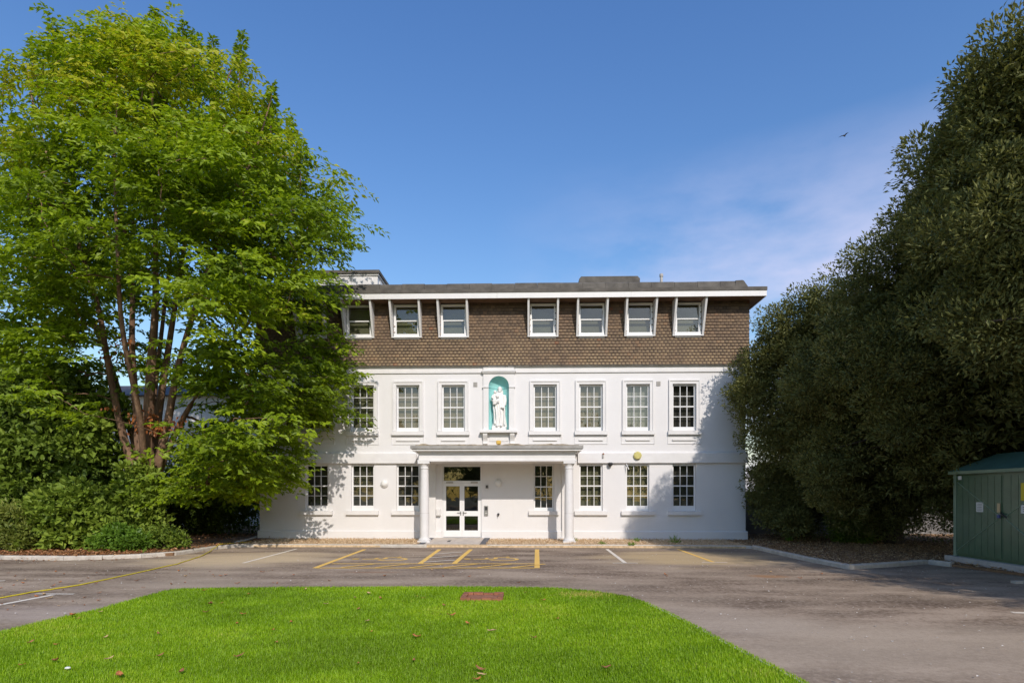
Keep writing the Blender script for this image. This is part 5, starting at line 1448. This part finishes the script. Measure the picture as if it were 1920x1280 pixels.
# litter, chips and grit as stuff
def scatter(name, label, poly, n, mat, L0, W0, z, box, cat, dens=None, tilt=.35):
    X = rng.uniform(box[0], box[1], n); Y = rng.uniform(box[2], box[3], n)
    k = inpoly(X, Y, poly)
    if dens is not None: k &= rng.random(n) < dens(X, Y)
    X, Y = X[k], Y[k]; m = len(X); a = rng.uniform(0, 6.28, m)
    P = np.stack([X, Y, z+rng.uniform(.004, .05, m)], 1)
    D = np.stack([np.cos(a), np.sin(a), rng.normal(0, tilt, m)], 1); Nn = np.array([[0, 0, 1.]])+rng.normal(0, tilt, (m, 3))
    o = leaf_obj(name, P, D, Nn, L0*rng.uniform(.5, 1.3, m), W0*rng.uniform(.6, 1.3, m), rng.uniform(0, 1, m), mat, kind='stuff')
    o['label'] = label; o['category'] = cat
    return o
clr = clear_building
kl_y = np.array([p_.y for p_ in kerb_left]); kl_x = np.array([p_.x for p_ in kerb_left])
scatter('leaf_litter', 'brown dead leaves covering the left planting bed', bedL, 42000, 'litter', .10, .05, .03, (-24, -9.5, -7.6, 2), 'leaf litter',
        lambda X, Y: np.where(X < -11.0, .9, .25)*np.clip(1.3-(Y-np.interp(X, kl_x, kl_y))/3.5, .15, 1))
scatter('leaf_litter', 'brown dead leaves blown along the left kerb', [(-22, -9), (-9.5, -9), (-9.5, -3.0), (-22, -3.0)], 9000, 'litter', .09, .045, ZA_ROAD-.002, (-22, -9.5, -9, -3), 'leaf litter',
        lambda X, Y: np.where((Y < np.interp(X, kl_x, kl_y)) & (Y > np.interp(X, kl_x, kl_y)-.4), .35, 0)*np.where(X < -10.8, 1, .2), .1)
scatter('wood_chips', 'tan chips and dead leaves covering the right bed', bedR, 52000, 'chips', .075, .035, -.01, (6, 20, -9.5, 3), 'wood chips', lambda X, Y: np.full(len(X), .9))
scatter('gravel', 'sandy gravel and dry leaves in the strip below the facade', bedF, 26000, 'sandchips', .05, .03, .01, (-9.7, 8.2, -3.0, 0.1), 'gravel', lambda X, Y: np.where(((X > xl0-.22) & (X < xr0+.22)) | (Y > -.06) | (Y < fy+.16), 0, .8))
gp = [(-30, -20), (30, -20), (30, -3), (-30, -3)]
lawnpoly = [(p_.x, p_.y) for p_ in lawn]
scatter('road_grit', 'pale specks of grit strewn over the asphalt', gp, 9000, 'grit', .035, .028, ZA_ROAD-.004, (-16, 13, -18, -3.4), 'grit', lambda X, Y: np.where(inpoly(X, Y, lawnpoly), 0, .22), .1)

# weeds along the front kerb
def weed(px, py, h, lab):
    q = onG(px, py, .0); n_ = 46
    a = rng.uniform(0, 6.28, n_); el = rng.uniform(.4, 1.4, n_)
    D = np.stack([np.cos(a)*np.cos(el), np.sin(a)*np.cos(el), np.sin(el)], 1)
    P = np.array([[q.x, q.y, .005]])+D*(rng.uniform(0, .5, n_)*h)[:, None]+rng.normal(0, .03, (n_, 3))*np.array([1.5, 1, 0])
    leaf_obj('weed', P, D, rng.normal(0, 1, (n_, 3)), h*rng.uniform(.4, .8, n_), np.full(n_, .022), rng.uniform(.2, 1, n_), 'leaf_bright', None, (q.x, q.y, 0), label=lab, cat='weed')
weed(1266, 1019, .30, 'tall green weed in the gravel strip in front of the last window')
weed(1195, 1016, .18, 'low green weed in the gravel strip near the white bay line')
weed(1074, 1016, .22, 'green weed at the foot of the right porch column')
weed(1185, 1023, .15, 'dry weed behind the front kerb below the alarm box')
weed(1130, 1021, .15, 'small weed in the gravel right of the porch')
weed(1480, 1016, .25, 'green weed tuft in the leafy right bed')

# bird in the sky
bq = CAM + ray(1583, 255).normalized()*70
b = MB()
b.tube([(-.22, 0, 0), (-.12, 0, .0), (.05, 0, .01), (.16, 0, .03), (.21, 0, .02)], [.015, .05, .065, .04, .008], 8)
for s_ in (-1, 1):
    b.add([(.08, 0, .03), (-.07, 0, .03), (-.10, s_*.22, .10), (.05, s_*.25, .11), (-.14, s_*.48, .04), (.07, 0, .015), (-.07, 0, .015)], [(0, 1, 2, 3), (3, 2, 4), (5, 3, 2, 6)])
b.build('bird', M['birdgrey'], None, tuple(bq), rz=.6, label='small dark bird flying in the blue sky', cat='bird')

# ------------------------------------------------------------------ grass
n_ = 900000
X = rng.uniform(-9.5, 6.2, n_); Y = rng.uniform(-18.6, -10.4, n_)
dep = Y-CAM.y
k = inpoly(X, Y, lawnpoly) & (rng.random(n_) < np.clip((5.6/dep)**1.3, 0, 1)) & (np.abs(X+.026*dep) < .93*dep)
mhx, mhy = p.x, p.y
pm = onG(905, 1120, 0)
k &= ~((np.abs(X-pm.x) < .31) & (np.abs(Y-pm.y) < .27))
X, Y, dep = X[k], Y[k], dep[k]; m = len(X)
tn = fbm(X, Y*1.6, 1.1, 3)*.30 + fbm(X, Y*1.5, 4.0, 4)*.18 + rng.normal(.50, .13, m)
dry = onG(1098, 1115, 0)
q1 = np.exp(-(((X-dry.x)/.35)**2+((Y-dry.y)/.22)**2)) + np.where(fbm(X, Y, 5, 9) > .25, 1, 0)*np.exp(-(((X-XA(1150, -11))/1.0)**2 + ((Y+11.45)/.25)**2))
tn = np.where(rng.random(m) < q1*.8, 1.0, np.clip(tn, 0, .92))
h = (.026+.016*rng.random(m)) * (1+.25*fbm(X, Y, 2.5, 6))
a = rng.uniform(0, 6.28, m); ln_ = rng.uniform(.15, .75, m)
wd = (.0035+.0025*rng.random(m))*np.clip(dep/7, .9, 1.7)
sx_ = np.stack([np.sin(a), -np.cos(a), np.zeros(m)], 1)*wd[:, None]
B = np.stack([X, Y, np.full(m, .0)], 1)
tip = B+np.stack([np.cos(a)*ln_*h, np.sin(a)*ln_*h, h], 1)
V = np.stack([B-sx_, B+sx_, tip], 1).reshape(-1, 3)
F = np.arange(m*3).reshape(-1, 3)
o = link('grass', npmesh('grass', V, F, tn), M['grass'], None, kind='stuff')
o['label'] = 'short bright green grass of the front lawn'; o['category'] = 'grass'
print('grass blades', m, 'crown leaves', int(kp.sum()))
